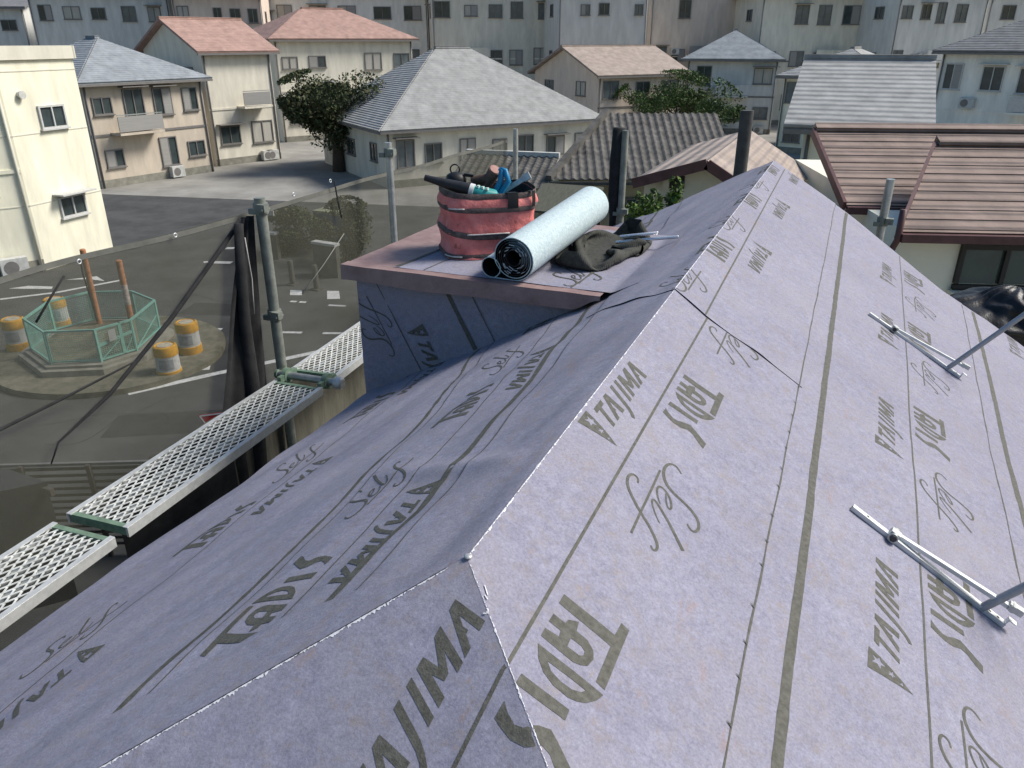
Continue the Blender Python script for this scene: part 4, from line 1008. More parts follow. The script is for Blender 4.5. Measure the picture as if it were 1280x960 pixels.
to_.parent = ss; mt = Matrix((ex_, ey_, nrm)).transposed().to_4x4(); mt.translation = sg + ex_ * w_ / 2 - ey_ * 0.27 + nrm * 0.004
to_.matrix_parent_inverse = parent_inv(ss) @ mt
mb = MB(); pb = cen - nrm * 0.05; mb.tube([(pb.x, pb.y, 0), (pb.x, pb.y, 2.45)], 0.03, 10); build('pole', mb, M_GALV, ss, True)

# slatted screen fence and dark box at the plot edge
P, Q = on_z(-60, 584, 1.6), on_z(330, 573, 1.6); d = (Q - P).normalized(); L = (Q - P).length
sf = thing('slat_fence', 'brown horizontal slat fence along the road edge below the walkway', 'fence', (P.x, P.y, 0))
M_SLAT = mat('slat_brown', (0.075, 0.065, 0.055), 0.6, 0.25, 10)
mb = MB(); mb.bar(P, Q, 0.05, 0.04); build('top_rail', mb, mat('rail_grey', (0.16, 0.16, 0.15), 0.5, 0.2, 10), sf)
for k in range(13):
    zz = 1.52 - 0.11 * k; a, b = V((P.x, P.y, zz)), V((Q.x, Q.y, zz)); mb = MB(); mb.bar(a, b, 0.02, 0.045); build('slat', mb, M_SLAT, sf)
for k in range(int(L / 0.95) + 1):
    q = P + d * 0.95 * k; mb = MB(); mb.bar(V((q.x + .03, q.y - .03, 0)), V((q.x + .03, q.y - .03, 1.6)), 0.06, 0.06, d); build('post', mb, M_SLAT, sf)
a, b, c = on_z(57, 602, 1.9), on_z(8, 586, 1.9), on_z(0, 614, 1.9); dpt = a + (b - a) * 1.0 + (c - a) * 1.0
e1, e2 = (b - a), (c - a) * 1.3
box_ = thing('meter_box', 'dark grey flat topped box with a small hasp by the slat fence', 'box', (a.x, a.y, 0))
M_BOX = mat('box_dark', (0.04, 0.04, 0.042), 0.55, 0.25, 6)
mb = MB(); pts = [a, a + e1, a + e1 + e2, a + e2]; mb.add([V((p.x, p.y, 0)) for p in pts] + [V((p.x, p.y, 1.84)) for p in pts], [(0, 1, 2, 3), (4, 5, 6, 7), (0, 1, 5, 4), (1, 2, 6, 5), (2, 3, 7, 6), (3, 0, 4, 7)]); build('body', mb, M_BOX, box_)
cc = sum(pts, V((0, 0, 0))) / 4
mb = MB(); pp = [cc + (p - cc) * 1.02 for p in pts]; mb.add([V((p.x, p.y, 1.842)) for p in pp] + [V((p.x, p.y, 1.9)) for p in pp], [(0, 1, 2, 3), (4, 5, 6, 7), (0, 1, 5, 4), (1, 2, 6, 5), (2, 3, 7, 6), (3, 0, 4, 7)]); build('lid', mb, M_BOX, box_)
mb = MB(); mb.box(a + V((0.05, -0.03, -0.12)), (0.16, 0.06, 0.1)); build('hasp', mb, M_SLAT, box_)

# ---------------------------------------------------------------- scaffold beside the left eave
ZW = 4.95
wd = V((-0.065, 1, 0)).normalized(); we = V((wd.y, -wd.x, 0))
def plank(start, length, label, dirv=wd, w=0.40):
    e = V((dirv.y, -dirv.x, 0)); s = V((start[0], start[1], ZW))
    t = thing('scaffold_plank', label, 'scaffold plank', s, 'expanded metal walkway planks')
    for sg in (-1, 1):
        mb = MB(); mb.bar(s + e * sg * (w / 2 - 0.008), s + dirv * length + e * sg * (w / 2 - 0.008), 0.014, 0.055)
        mb.bar(s + e * sg * (w / 2 - 0.017) + UPZ * 0.0265, s + dirv * length + e * sg * (w / 2 - 0.017) + UPZ * 0.0265, 0.030, 0.006)
        build('side_rail', mb, M_SILVER, t)
    for k in (0, 1):
        mb = MB(); q = s + dirv * (length * k + (0.02 if k == 0 else -0.02)); mb.bar(q - e * (w / 2 - .02), q + e * (w / 2 - .02), 0.03, 0.05); build('end_rail', mb, M_GREENMETAL, t)
    mb = MB(); pitch = 0.088; kx = 0.5; hw = w / 2 - 0.02
    n = int((length + 2 * hw / kx) / pitch) + 2
    for sg in (-1, 1):                               # diagonal strands of the expanded metal
        for i in range(n):
            y0 = i * pitch - (2 * hw / kx if sg > 0 else 0); 
            pa, pb = (-hw, y0), (hw, y0 + 2 * hw / kx)
            if sg < 0: y0 = i * pitch; pa, pb = (hw, y0 - 2 * hw / kx), (-hw, y0)
            (x0, ya), (x1, yb_) = pa, pb
            if yb_ <= 0.03 or ya >= length - 0.03: continue
            if ya < 0.03: f = (0.03 - ya) / (yb_ - ya); x0 += (x1 - x0) * f; ya = 0.03
            if yb_ > length - 0.03: f = (length - 0.03 - ya) / (yb_ - ya); x1 = x0 + (x1 - x0) * f; yb_ = length - 0.03
            mb.bar(s + e * x0 + dirv * ya + UPZ * (0.018 + 0.002 * sg), s + e * x1 + dirv * yb_ + UPZ * (0.018 + 0.002 * sg), 0.0078, 0.004)
    dk = build('mesh_deck', mb, mat('deck_zinc', (0.68, 0.69, 0.66), 0.5, 0.25, 14, metal=0.25), t)
    for x in (-0.05, 0.06):
        mb = MB(); mb.bar(s + e * x - UPZ * 0.0 + dirv * 0.04, s + e * x + dirv * (length - 0.04), 0.03, 0.022); build('stiffener', mb, M_GALV, t)
    return t
W0 = V((-2.775, 3.985, 0)); 
plank((W0.x - wd.x * 1.8, W0.y - wd.y * 1.8), 1.8, 'silver mesh plank leading up to the green scaffold coupling')
plank((W0.x - wd.x * 3.68, W0.y - wd.y * 3.68), 1.8, 'silver mesh plank farther from the dormer, end to end with the middle one')
w2 = V((-0.10, 1, 0)).normalized()
plank((-2.80, 4.19), 1.8, 'weathered mesh plank running behind the dormer wall past the green coupling', w2)
cp_ = thing('scaffold_coupling', 'green scaffold hooks and tube joining two mesh planks', 'coupling', (W0.x, W0.y, ZW))
J = V((W0.x, 4.085, ZW + 0.03))
mb = MB(); mb.tube([J - we * 0.24, J + we * 0.25], 0.028, 14); build('cross_tube', mb, M_GALV, cp_, 50)
for sg in (-1, 1):
    mb = MB(); c = J + we * sg * 0.165
    mb.tube([c + we * -0.018, c + we * 0.018], 0.056, 16); mb.bar(c - wd * 0.10, c + wd * 0.10, 0.03, 0.045); build('hook', mb, M_GREENMETAL, cp_, 40)
mb = MB(); c = J + we * 0.235; mb.tube([c, c + we * 0.02, c + we * 0.05, c + we * 0.06], [0.044, 0.047, 0.044, 0.032], 16); build('end_knob', mb, M_SILVER, cp_, 40)
mb = MB(); c = J - we * 0.235; mb.tube([c - we * 0.02, c], [0.034, 0.036], 16); build('end_cap', mb, M_GREENMETAL, cp_, 40)

def post(x, y, z1, label, r=0.035, mt_=M_PIPE, coup=(), lean=(0, 0), z0=0.0):
    t = thing('scaffold_post', label, 'scaffold post', (x, y, z0), 'upright scaffold posts')
    top = V((x + lean[0], y + lean[1], z1))
    mb = MB(); mb.tube([(x, y, z0), top], r, 16); build('pipe', mb, mt_, t, 50)
    mb = MB(); mb.box((x, y, z0 + 0.005), (0.15, 0.15, 0.01)); build('base_plate', mb, M_GALV, t)
    for zc in coup:
        f = (zc - z0) / (z1 - z0); c = V((x, y, z0)).lerp(top, f)
        mb = MB(); mb.tube([c - UPZ * 0.035, c + UPZ * 0.035], r + 0.012, 16); mb.box(c + V((0.05, -0.035, 0.01)), (0.06, 0.05, 0.05)); mb.box(c + V((-0.045, -0.03, -0.02)), (0.05, 0.03, 0.035))
        mb.tube([c + V((0.06, -0.07, 0.0)), c + V((0.06, 0.01, 0.0))], 0.011, 8)
        cpl = build('clamp', mb, M_PIPE, t, 40)
    return t
post(-3.02, 4.12, 6.24, 'weathered scaffold post with clamps beside the green plank coupling', 0.037, coup=(5.42, 6.17))
p = on_x(491, 270, -2.95); post(-2.95, p.y, 6.43, 'pale scaffold post standing past the dormer corner', 0.030, M_GALV, (6.35,))
post(-3.08, 8.7, 6.25, 'slim scaffold post in front of the tiled roof house', 0.03, M_GALV, ())
p = on_y(778, 230, 7.6); post(p.x, 7.6, 6.40, 'scaffold post with black wrap behind the roof and tool bag', 0.034, M_PIPE, (5.62,))
mb = MB(); N = 14; pw = V((p.x - 0.075, 7.63, 0))
for (z, k) in ((3.0, 1.0), (5.2, 0.9), (5.5, .75), (5.75, 1.05), (6.1, 1.15), (6.42, 1.1)):
    pass
prf = [(3.0, .05), (5.3, .045), (5.55, .04), (5.75, .06), (6.1, .066), (6.42, .06)]
mb.tube([(pw.x + 0.012 * math.sin(z * 3), pw.y, z) for z, _ in prf], [r for _, r in prf], 12)
tag(build('net_wrap', mb, M_DARKNET, None, True), 'black net rolled up beside the scaffold post behind the roof', 'net')
p = on_y(928, 190, 7.6); post(p.x, 7.6, 6.62, 'dark wrapped scaffold post right behind the far ridge end', 0.06, mat('dark_wrap', (0.07, 0.07, 0.068), 0.8, 0.3, 12), ())
p = on_y(1103, 278, 7.2); post(p.x, 7.2, 6.15, 'grey scaffold post with clamp past the far right roof edge', 0.034, M_GALV, (5.80,))

# scaffold net on the street side
XN = -3.16
def netpt(y, z):
    return V((XN - 0.03 * math.sin(y * 2.1 + z * 0.3) - 0.035 * nz3(y * 1.3, z * 0.5, 2), y, z))
net = thing('scaffold_net', 'dark translucent scaffold net hung along the street side', 'net', (XN, 3, 0.2))
mb = MB(); mb.grid(lambda u, v: netpt(-3 + 11.7 * u, 0.2 + 5.93 * v), 130, 40); build('net_sheet', mb, M_NET, net, True)
mb = MB(); mb.grid(lambda u, v: netpt(-3 + 11.7 * u, 6.10 + 0.032 * v + 0.008 * math.sin(u * 30)) + V((0.004, 0, 0)), 130, 2); build('hem', mb, mat('hem_grey', (0.13, 0.13, 0.115), 0.9, 0.2, 10), net, True)
for (px, py) in ((99, 327), (219, 294), (367, 243), (413, 226), (-30, 360)):
    P = on_x(px, py, XN + 0.03); mb = MB()
    mb.tube([P + V((0, 0.012 * math.cos(q), 0.012 * math.sin(q))) for q in [k * 2 * PI / 14 for k in range(15)]], 0.0035, 6, False); build('eyelet', mb, M_SILVER, net, True)
# inner sheet under the walkway
mb = MB(); mb.grid(lambda u, v: V((-3.075 + 0.02 * math.sin(u * 40) + 0.03 * nz3(u * 9, v * 2, 5), 2.9 + 4.6 * u, 2.2 + 2.68 * v)), 90, 20)
tag(build('olive_sheet', mb, M_OLIVE, None, True), 'olive grey debris sheet hanging below the mesh walkway', 'net')
# bundled dark netting by the post
mb = MB()
def bund(u, v):
    z = 6.12 - 3.6 * v; wdt = 0.12 + 0.42 * min(1, v * 2.6) 
    yc = 4.05 - 0.36 * min(1, v * 2.2) ; xx = -3.085 + 0.018 * math.sin(u * 5 * PI + v * 3) + 0.012 * nz3(u * 6, z * 2, 3)
    return V((xx, yc - wdt / 2 + wdt * u + 0.02 * nz3(z, u, 4), z))
mb.grid(bund, 40, 50)
o = build('bundled_net', mb, M_DARKNET, None, True); tag(o, 'black gathered netting hanging beside the weathered post', 'net')
mb = MB(); pts = [(-3.055, 3.93 - 0.05 * k * 0.6 - 0.02 * math.sin(k), 6.1 - 0.34 * k) for k in range(11)]
mb.tube(pts, [0.03, 0.035, 0.04, 0.05, 0.055, 0.05, 0.05, 0.055, 0.06, 0.06, 0.06], 12); tag(build('rolled_net', mb, M_DARKNET, None, True), 'black rolled net edge hanging in front of the gathered netting', 'net')
mb = MB(); mb.grid(lambda u, v: V((-2.995 + 0.015 * math.sin(u * 12), 2.55 + 0.95 * u, 3.2 + 1.70 * v)), 20, 10); tag(build('dark_sheet', mb, M_DARKNET, None, True), 'black net piece hanging below the walkway beside the olive sheet', 'net')
def cord(pxs, x, r, label, m_=M_DARKNET, name='cord'):
    pts = [on_x(a, b, x) for a, b in pxs]; mb = MB(); mb.tube(pts, r, 6); tag(build(name, mb, m_, None, True), label, 'cord')
cord([(300, 275), (293, 287), (215, 397), (137, 493), (73, 553), (64, 580)], -3.11, [0.016, 0.016, 0.015, 0.012, 0.006, 0.004], 'thick black strap running diagonally down the scaffold net')
cord([(-20, 546), (0, 537), (69, 503), (151, 461), (172, 450)], -3.11, [0.009, 0.009, 0.008, 0.006, 0.004], 'black rope across the net above the slat fence')
cord([(80, 345), (62, 374), (45, 403)], -3.11, 0.006, 'thin black cord hanging from the net hem before the drums')
cord([(418, 226), (422, 250), (427, 272)], -3.10, 0.006, 'thin black cord hanging from the net hem above the blue bins')
cord([(430, 292), (405, 330), (378, 367)], -3.12, 0.004, 'thin grey cord slanting across the net above the square markings', mat('cord_grey', (0.2, 0.2, 0.18), 0.9))
cord([(306, 297), (312, 332), (315, 349), (316, 366), (318, 392)], -3.02, 0.004, 'thin pale string hanging beside the weathered post', mat('string_pale', (0.4, 0.39, 0.35), 0.9))

# ---------------------------------------------------------------- buildings
def box_corners(p0, p1, p2, z): return [V((p.x, p.y, z)) for p in (p0, p1, p2, p0 + (p2 - p1))]
M_FRAME = mat('window_frame', (0.18, 0.17, 0.16), 0.5, 0.15, 6); M_GLASS = mat_glass('window_glass', (0.05, 0.065, 0.065))
M_FRAMEW = mat('window_frame_white', (0.5, 0.5, 0.48), 0.5, 0.1, 6)
M_CURT = mat('curtain_pale', (0.42, 0.40, 0.35), 0.7, 0.2, 3, stretch=(9, 9, 0.3)); M_SHUT = mat('shutter', (0.30, 0.29, 0.27), 0.6, 0.15, 2, stretch=(0.5, 0.5, 30)); M_GLASS2 = mat_glass('window_glass_sky_tint', (0.13, 0.15, 0.15))  # the greyer glass has a sky reflection painted into its colour
WR = random.Random(77)
def add_window(parent, A, d, nrm, x, z, w, h, fm=M_FRAME):
    w *= WR.uniform(0.8, 1.15); h *= WR.uniform(0.85, 1.2); z += WR.uniform(-.08, .08)
    c = V((A.x, A.y, 0)) + d * x + UPZ * z
    mb = MB(); t = 0.06
    for (dx, dz_, ww, hh) in ((-w / 2, 0, t, h + t), (w / 2, 0, t, h + t), (0, -h / 2, w - t, t), (0, h / 2, w - t, t), (0.0, 0, 0.05, h - t)):
        mb.box(c + d * dx + UPZ * dz_ + nrm * 0.03, (ww, 0.09, hh), (d, nrm, UPZ))
    f = build('window', mb, fm, parent)
    mb = MB(); mb.box(c + nrm * 0.012, (w - t, 0.02, h - t), (d, nrm, UPZ)); build('pane', mb, WR.choice((M_GLASS, M_GLASS, M_GLASS2, M_CURT)), f)
    if WR.random() < 0.28: mb = MB(); mb.box(c + nrm * 0.05 + d * (w * 0.24 * WR.choice((-1, 1))), (w * 0.5, 0.03, h + .04), (d, nrm, UPZ)); build('shutter', mb, M_SHUT, f)
    if WR.random() < 0.25: mb = MB(); mb.box(c + nrm * 0.24 + UPZ * (h / 2 + .14), (w + .4, 0.5, .05), (d, nrm, UPZ)); build('hood', mb, fm, f)
    mb = MB(); mb.box(c - UPZ * (h / 2 + 0.05) + nrm * 0.06, (w + 0.16, 0.13, 0.05), (d, nrm, UPZ)); build('sill', mb, fm, f)
def building(name, label, P0, P1, depth, H, roof, rise, wm, rm, cols=3, storeys=2, over=0.45, P2=None, fm=M_FRAME, fas=None, wins=True, cat='building', seed=0):
    """front wall P0 -> P1 (left to right from the camera), going back by depth"""
    r = random.Random(seed)
    d = (P1 - P0); d.z = 0; L = d.length; d.normalize(); n = V((d.y, -d.x, 0))
    if n.dot(CAM - P0) < 0: n = -n
    bk = (P2 - P1) if P2 else -n * depth
    bk.z = 0; depth = bk.length; bd = bk.normalized()
    t = thing(name, label, cat, ((P0 + P1 + bk) / 2).xy.to_3d())
    P0 = V((P0.x, P0.y, 0)); P1 = V((P1.x, P1.y, 0))
    cs = [P0, P1, P1 + bk, P0 + bk]
    mb = MB(); mb.add([c for c in cs] + [c + UPZ * H for c in cs], [(0, 1, 2, 3), (4, 5, 6, 7), (0, 1, 5, 4), (1, 2, 6, 5), (2, 3, 7, 6), (3, 0, 4, 7)])
    if roof in ('gable', 'gable_side'):
        if roof == 'gable': g = [(cs[0] + cs[3]) / 2 + UPZ * (H + rise), (cs[1] + cs[2]) / 2 + UPZ * (H + rise)]; mb.add([cs[0] + UPZ * H, cs[3] + UPZ * H, g[0]], [(0, 1, 2)]); mb.add([cs[1] + UPZ * H, cs[2] + UPZ * H, g[1]], [(0, 1, 2)])
        else: g = [(cs[0] + cs[1]) / 2 + UPZ * (H + rise), (cs[3] + cs[2]) / 2 + UPZ * (H + rise)]; mb.add([cs[0] + UPZ * H, cs[1] + UPZ * H, g[0]], [(0, 1, 2)]); mb.add([cs[3] + UPZ * H, cs[2] + UPZ * H, g[1]], [(0, 1, 2)])
    build('wall', mb, wm, t)
    o = over; E = [P0 - d * o - bd * o, P1 + d * o - bd * o, P1 + d * o + bk + bd * o, P0 - d * o + bk + bd * o]
    rz = UPZ * (H + 0.02)
    mb = MB(); th = 0.14
    if roof == 'flat':
        for i in range(4):
            a, b = cs[i] + UPZ * (H + 0.18), cs[(i + 1) % 4] + UPZ * (H + 0.18); dd_ = (b - a).normalized(); mb.bar(a - dd_ * 0.07, b + dd_ * 0.07, 0.2 + 0.004 * i, 0.4 + 0.003 * i)
        build('parapet', mb, fas or wm, t); mb = MB(); mb.add([c + UPZ * (H + 0.03) for c in cs], [(0, 1, 2, 3)]); build('roof', mb, rm, t)
    else:
        sl = rise / (depth / 2) if roof == 'gable' else rise / (L / 2)
        if roof == 'gable':
            r0, r1 = (E[0] + E[3]) / 2, (E[1] + E[2]) / 2
            dz_ = UPZ * (-sl * o); top = UPZ * rise
            q = [[E[0] + dz_, E[1] + dz_, r1 + top, r0 + top], [E[2] + dz_, E[3] + dz_, r0 + top, r1 + top]]
        elif roof == 'gable_side':
            r0, r1 = (E[0] + E[1]) / 2, (E[3] + E[2]) / 2
            dz_ = UPZ * (-sl * o); top = UPZ * rise
            q = [[E[1] + dz_, E[2] + dz_, r1 + top, r0 + top], [E[3] + dz_, E[0] + dz_, r0 + top, r1 + top]]
        else:
            ins = min(depth, L) / 2
            if L >= depth: r0, r1 = (E[0] + E[3]) / 2 + d * (ins + o), (E[1] + E[2]) / 2 - d * (ins + o)
            else: r0, r1 = (E[0] + E[1]) / 2 + bd * (ins + o), (E[3] + E[2]) / 2 - bd * (ins + o)
            dz_ = UPZ * (-0.15); top = UPZ * rise
            if L >= depth: q = [[E[0] + dz_, E[1] + dz_, r1 + top, r0 + top], [E[2] + dz_, E[3] + dz_, r0 + top, r1 + top], [E[1] + dz_, E[2] + dz_, r1 + top], [E[3] + dz_, E[0] + dz_, r0 + top]]
            else: q = [[E[1] + dz_, E[2] + dz_, r1 + top, r0 + top], [E[3] + dz_, E[0] + dz_, r0 + top, r1 + top], [E[0] + dz_, E[1] + dz_, r0 + top], [E[2] + dz_, E[3] + dz_, r1 + top]]
        for f in q:
            f = [x + rz for x in f]; nm = (f[1] - f[0]).cross(f[2] - f[0])
            if nm.z < 0: nm = -nm
            mb.slab(f, nm, -th)
        ro_ = build('roof', mb, rm, t)
        mb = MB(); mb.bar(r0 + top + rz + UPZ * th * 1.1, r1 + top + rz + UPZ * th * 1.1, 0.28, 0.16); build('ridge_cap', mb, rm, ro_)
        mb = MB()
        for f in q: mb.bar(f[0] + rz - UPZ * 0.03, f[1] + rz - UPZ * 0.03, 0.11, 0.11)
        build('gutter', mb, fas or M_FRAME, ro_)
    r2 = random.Random(seed + 100)
    for x in (0.12, L - 0.12):
        mb = MB(); q = P0 + d * x + n * 0.06; mb.tube([q + UPZ * (H - .05), q], 0.045, 8); build('downpipe', mb, fas or M_FRAME, t, True)
    mb = MB(); mb.box(P0 + d * L / 2 + n * 0.012 + UPZ * 0.2, (L - .01, 0.03, 0.4), (d, n, UPZ)); build('plinth_band', mb, M_CONC, t)
    if storeys > 1:
        mb = MB(); mb.box(P0 + d * L / 2 + n * 0.02 + UPZ * (H / 2), (L - .02, 0.05, 0.12), (d, n, UPZ)); build('belt_course', mb, fas or M_FRAME if r2.random() < .4 else wm, t)
        if wins and r2.random() < .7:
            bx_ = L * r2.uniform(.25, .75); bl = min(2.6, L * .4); bz = H / 2 + .05
            mb = MB(); mb.box(P0 + d * bx_ + n * .45 + UPZ * bz, (bl, .9, .12), (d, n, UPZ)); bal = build('balcony', mb, wm, t)
            mb = MB(); mb.box(P0 + d * bx_ + n * .88 + UPZ * (bz + .5), (bl, .05, .75), (d, n, UPZ)); build('balcony_front', mb, r2.choice((wm, M_FRAMEW, M_SHUT)), bal)
            mb = MB(); mb.bar(P0 + d * (bx_ - bl / 2) + n * .88 + UPZ * (bz + .95), P0 + d * (bx_ + bl / 2) + n * .88 + UPZ * (bz + .95), .05, .05); build('balcony_rail', mb, M_GALV, bal)
    for k in range(2):
        q = P0 + d * (L * r2.uniform(.1, .9)) + n * .22; zz = r2.choice((.35, H / 2 + .45)) if storeys > 1 else .35
        mb = MB(); mb.box(q + UPZ * zz, (.8, .32, .58), (d, n, UPZ)); ac = build('air_conditioner', mb, M_CAP, t)
        mb = MB(); mb.tube([q + n * .16 + UPZ * zz - d * .1, q + n * .17 + UPZ * zz - d * .1], .22, 14); build('fan_grille', mb, M_FRAME, ac)
    if wins:
        sh = H / storeys
        for s_ in range(storeys):
            for c_i in range(cols):
                if r.random() < 0.15: continue
                add_window(t, P0, d, n, L * (c_i + 0.5 + r.uniform(-.1, .1)) / cols, sh * s_ + sh * 0.55, min(1.6, L / cols * 0.55), r.choice((0.9, 1.15, 1.3)), fm)
            sc = max(1, int(depth / 3.5)); sn = bd.cross(UPZ)
            if sn.dot(P1 - P0) < 0: sn = -sn
            for k in range(sc): add_window(t, P1, bd, sn, depth * (k + 0.5) / sc, sh * s_ + sh * 0.55, 1.1, 1.0, fm); add_window(t, P0, bd, -sn, depth * (k + 0.5) / sc, sh * s_ + sh * 0.55, 1.1, 1.0, fm)
    return t
def roofmat(name, c, rows=3.5):
    M = mat(name, c, 0.75, 0.25, 2.0); n = M.node_tree.nodes; l = M.node_tree.links
    tc = n.new('ShaderNodeTexCoord'); w = n.new('ShaderNodeTexWave'); w.wave_type = 'BANDS'; w.bands_direction = 'Z'; w.inputs['Scale'].default_value = rows; w.inputs['Distortion'].default_value = 0.4
    l.new(tc.outputs['Object'], w.inputs['Vector']); bp = n.new('ShaderNodeBump'); bp.inputs['Strength'].default_value = 0.6; bp.inputs['Distance'].default_value = 0.05
    l.new(w.outputs['Fac'], bp.inputs['Height']); l.new(bp.outputs[0], n['Principled BSDF'].inputs['Normal'])
    return M
R_GREY = roofmat('roof_grey', (0.3, 0.3, 0.29)); R_SLATE = roofmat('roof_slate', (0.25, 0.27, 0.285)); R_BROWN = roofmat('roof_brown', (0.33, 0.27, 0.23)); R_RED = roofmat('roof_red', (0.36, 0.23, 0.19)); R_DK = roofmat('roof_dark', (0.19, 0.19, 0.19))
W_CREAM = mat('wall_cream', (0.76, 0.73, 0.58), 0.9, 0.16, 1.3, 0.2, 40, stretch=(1.6, 1.6, 0.35), detail=9); W_BEIGE = mat('wall_beige', (0.66, 0.62, 0.52), 0.9, 0.16, 1.3, 0.2, 40, stretch=(1.6, 1.6, 0.35), detail=9); W_TAN = mat('wall_tan', (0.52, 0.45, 0.36), 0.9, 0.16, 1.3, 0.2, 40, stretch=(1.6, 1.6, 0.35), detail=9)
W_GREY = mat('wall_grey', (0.6, 0.59, 0.55), 0.9, 0.16, 1.3, 0.2, 40, stretch=(1.6, 1.6, 0.35), detail=9); W_PINK = mat('wall_pink', (0.64, 0.54, 0.45), 0.9, 0.16, 1.3, 0.2, 40, stretch=(1.6, 1.6, 0.35), detail=9); W_PALE = mat('wall_pale', (0.78, 0.76, 0.69), 0.9, 0.16, 1.3, 0.2, 40, stretch=(1.6, 1.6, 0.35), detail=9)
M_MAROON = mat('maroon_trim', (0.105, 0.05, 0.048), 0.5, 0.25, 6)
def bpx(name, label, a, b, top, depth, roof, rise, wm, rm, **kw):
    P0, P1 = on_z(*a, 0), on_z(*b, 0); H = 7.2 * (a[1] - top) / (a[1] - 50)
    return building(name, label, P0, P1, depth, H, roof, rise, wm, rm, **kw)
# cream block across the road, corner towards the camera
P0, P1, P2 = on_z(-150, 372, 0), on_z(58, 338, 0), on_z(142, 312, 0)
building('apartment_block', 'bright cream two storey block with flat roof beyond the traffic island', P0, P1, 8, 6.65, 'flat', 0, W_CREAM, R_GREY, P2=P2, cols=4, wins=False, seed=4, fas=mat('parapet_cream', (0.62, 0.60, 0.50), 0.9, 0.12, 2, stretch=(1, 1, .4)))
cb = [o for o in bpy.data.objects if o.name.startswith('apartment_block')][0]
sd = (P2 - P1); sd.z = 0; SL = sd.length; sd.normalize(); sn_ = V((sd.y, -sd.x, 0)); fd_ = (P1 - P0); fd_.z = 0; FL = fd_.length; fd_.normalize(); fn_ = V((fd_.y, -fd_.x, 0))
for zz in (2.2, 4.4, 6.3):
    mb = MB(); mb.box(V((P1.x, P1.y, zz)) + sd * SL / 2 + sn_ * .005, (SL, .02, .035), (sd, sn_, UPZ)); build('panel_joint', mb, MATS['parapet_cream'], cb)
    mb = MB(); mb.box(V((P1.x, P1.y, zz)) - fd_ * FL / 2 + fn_ * .005, (FL, .02, .035), (fd_, fn_, UPZ)); build('panel_joint', mb, MATS['parapet_cream'], cb)
for (o_, dd_, nn_, x, z) in ((P1, sd, sn_, SL * .55, 4.9), (P1, sd, sn_, SL * .55, 1.9), (P0, fd_, fn_, FL * .55, 4.9)): add_window(cb, o_, dd_, nn_, x, z, .9, .7, M_FRAMEW)
for (o_, dd_, nn_, x, z) in ((P0, fd_, fn_, FL * .8, 5.4), (P0, fd_, fn_, FL * .8, 2.6), (P1, sd, sn_, SL * .2, 5.6)):
    q = V((o_.x, o_.y, z)) + dd_ * x; mb = MB(); mb.tube([q, q + nn_ * .12], .11, 12); mb.tube([q + nn_ * .1, q + nn_ * .16], .13, 12); build('vent_hood', mb, M_CAP, cb)
mb = MB(); q = V((P0.x, P0.y, 0)) + fd_ * FL * .62 + fn_ * .08; mb.tube([q + UPZ * 6.4, q], .06, 8); build('downpipe', mb, M_CAP, cb, True)
bpx('town_house', 'tan house with slate roof behind the cream block', (128, 236), (268, 214), 100, 8, 'hip', 1.9, W_TAN, R_SLATE, cols=4, seed=2)
bpx('town_house', 'beige house with reddish roof next to the tan house', (272, 208), (352, 198), 62, 7, 'gable', 1.6, W_BEIGE, R_RED, cols=2, seed=3)
bpx('town_house', 'wide beige house with brown red roof behind the dark olive tree', (356, 178), (520, 166), 48, 8, 'hip', 2.0, W_BEIGE, R_RED, cols=5, seed=5)
bpx('town_house', 'beige house with a large grey tiled roof behind the tool bag', (486, 236), (742, 212), 158, 11, 'hip', 3.6, W_BEIGE, R_GREY, cols=7, storeys=1, seed=6)
bpx('town_house', 'pale house with slate roof beyond the large grey roof', (590, 150), (712, 146), 38, 9, 'hip', 1.6, W_PALE, R_SLATE, cols=4, seed=7)
bpx('town_house', 'pinkish house with brown roof behind the scaffold post', (745, 176), (850, 168), 92, 9, 'gable', 1.8, W_PINK, R_BROWN, cols=3, seed=8)
bpx('town_house', 'grey house with slate roof beyond the far ridge end', (852, 165), (962, 168), 72, 9, 'hip', 2.0, W_GREY, R_SLATE, cols=3, seed=9)
bpx('town_house', 'cream house with grey roof beyond the ridge', (968, 190), (1088, 200), 92, 8, 'hip', 1.5, W_CREAM, R_GREY, cols=3, seed=10)
bpx('town_house', 'pale house with dark roof above the brown roof of the neighbour', (1150, 205), (1330, 225), 62, 9, 'hip', 2.0, W_PALE, R_DK, cols=4, seed=11, fm=M_FRAMEW)
far = [(-120, 60, W_GREY, R_DK, 'dark roofed grey house far behind the cream block', 10), (70, 235, W_GREY, R_SLATE, 'slate roofed house behind the tan house', -6), (240, 345, W_PINK, R_RED, 'red roofed house behind the beige house', -4), (350, 540, W_PALE, R_GREY, 'long pale building behind the brown red roof', -6),
       (545, 690, W_BEIGE, R_RED, 'beige building with reddish roof far behind the slate roof', -10), (695, 800, W_GREY, R_SLATE, 'grey slab building far behind the pinkish house', -12), (805, 930, W_PINK, R_BROWN, 'sandy building with brown roof far beyond the ridge', -10), (935, 1090, W_BEIGE, R_GREY, 'beige building with grey roof far beyond the cream house', -4), (1095, 1200, W_GREY, R_SLATE, 'grey building beyond the pale house', -8), (1205, 1420, W_GREY, R_DK, 'dark roofed building at the back of the pale house', -6)]
for i, (a, b, wm, rm, lab, top) in enumerate(far):
    bpx('far_building', lab, (a, 150 + 6 * (i % 3)), (b, 148 + 6 * (i % 3)), top, 10, 'hip' if i % 2 else 'gable', 1.4, wm, rm, cols=5, storeys=3, seed=20 + i)
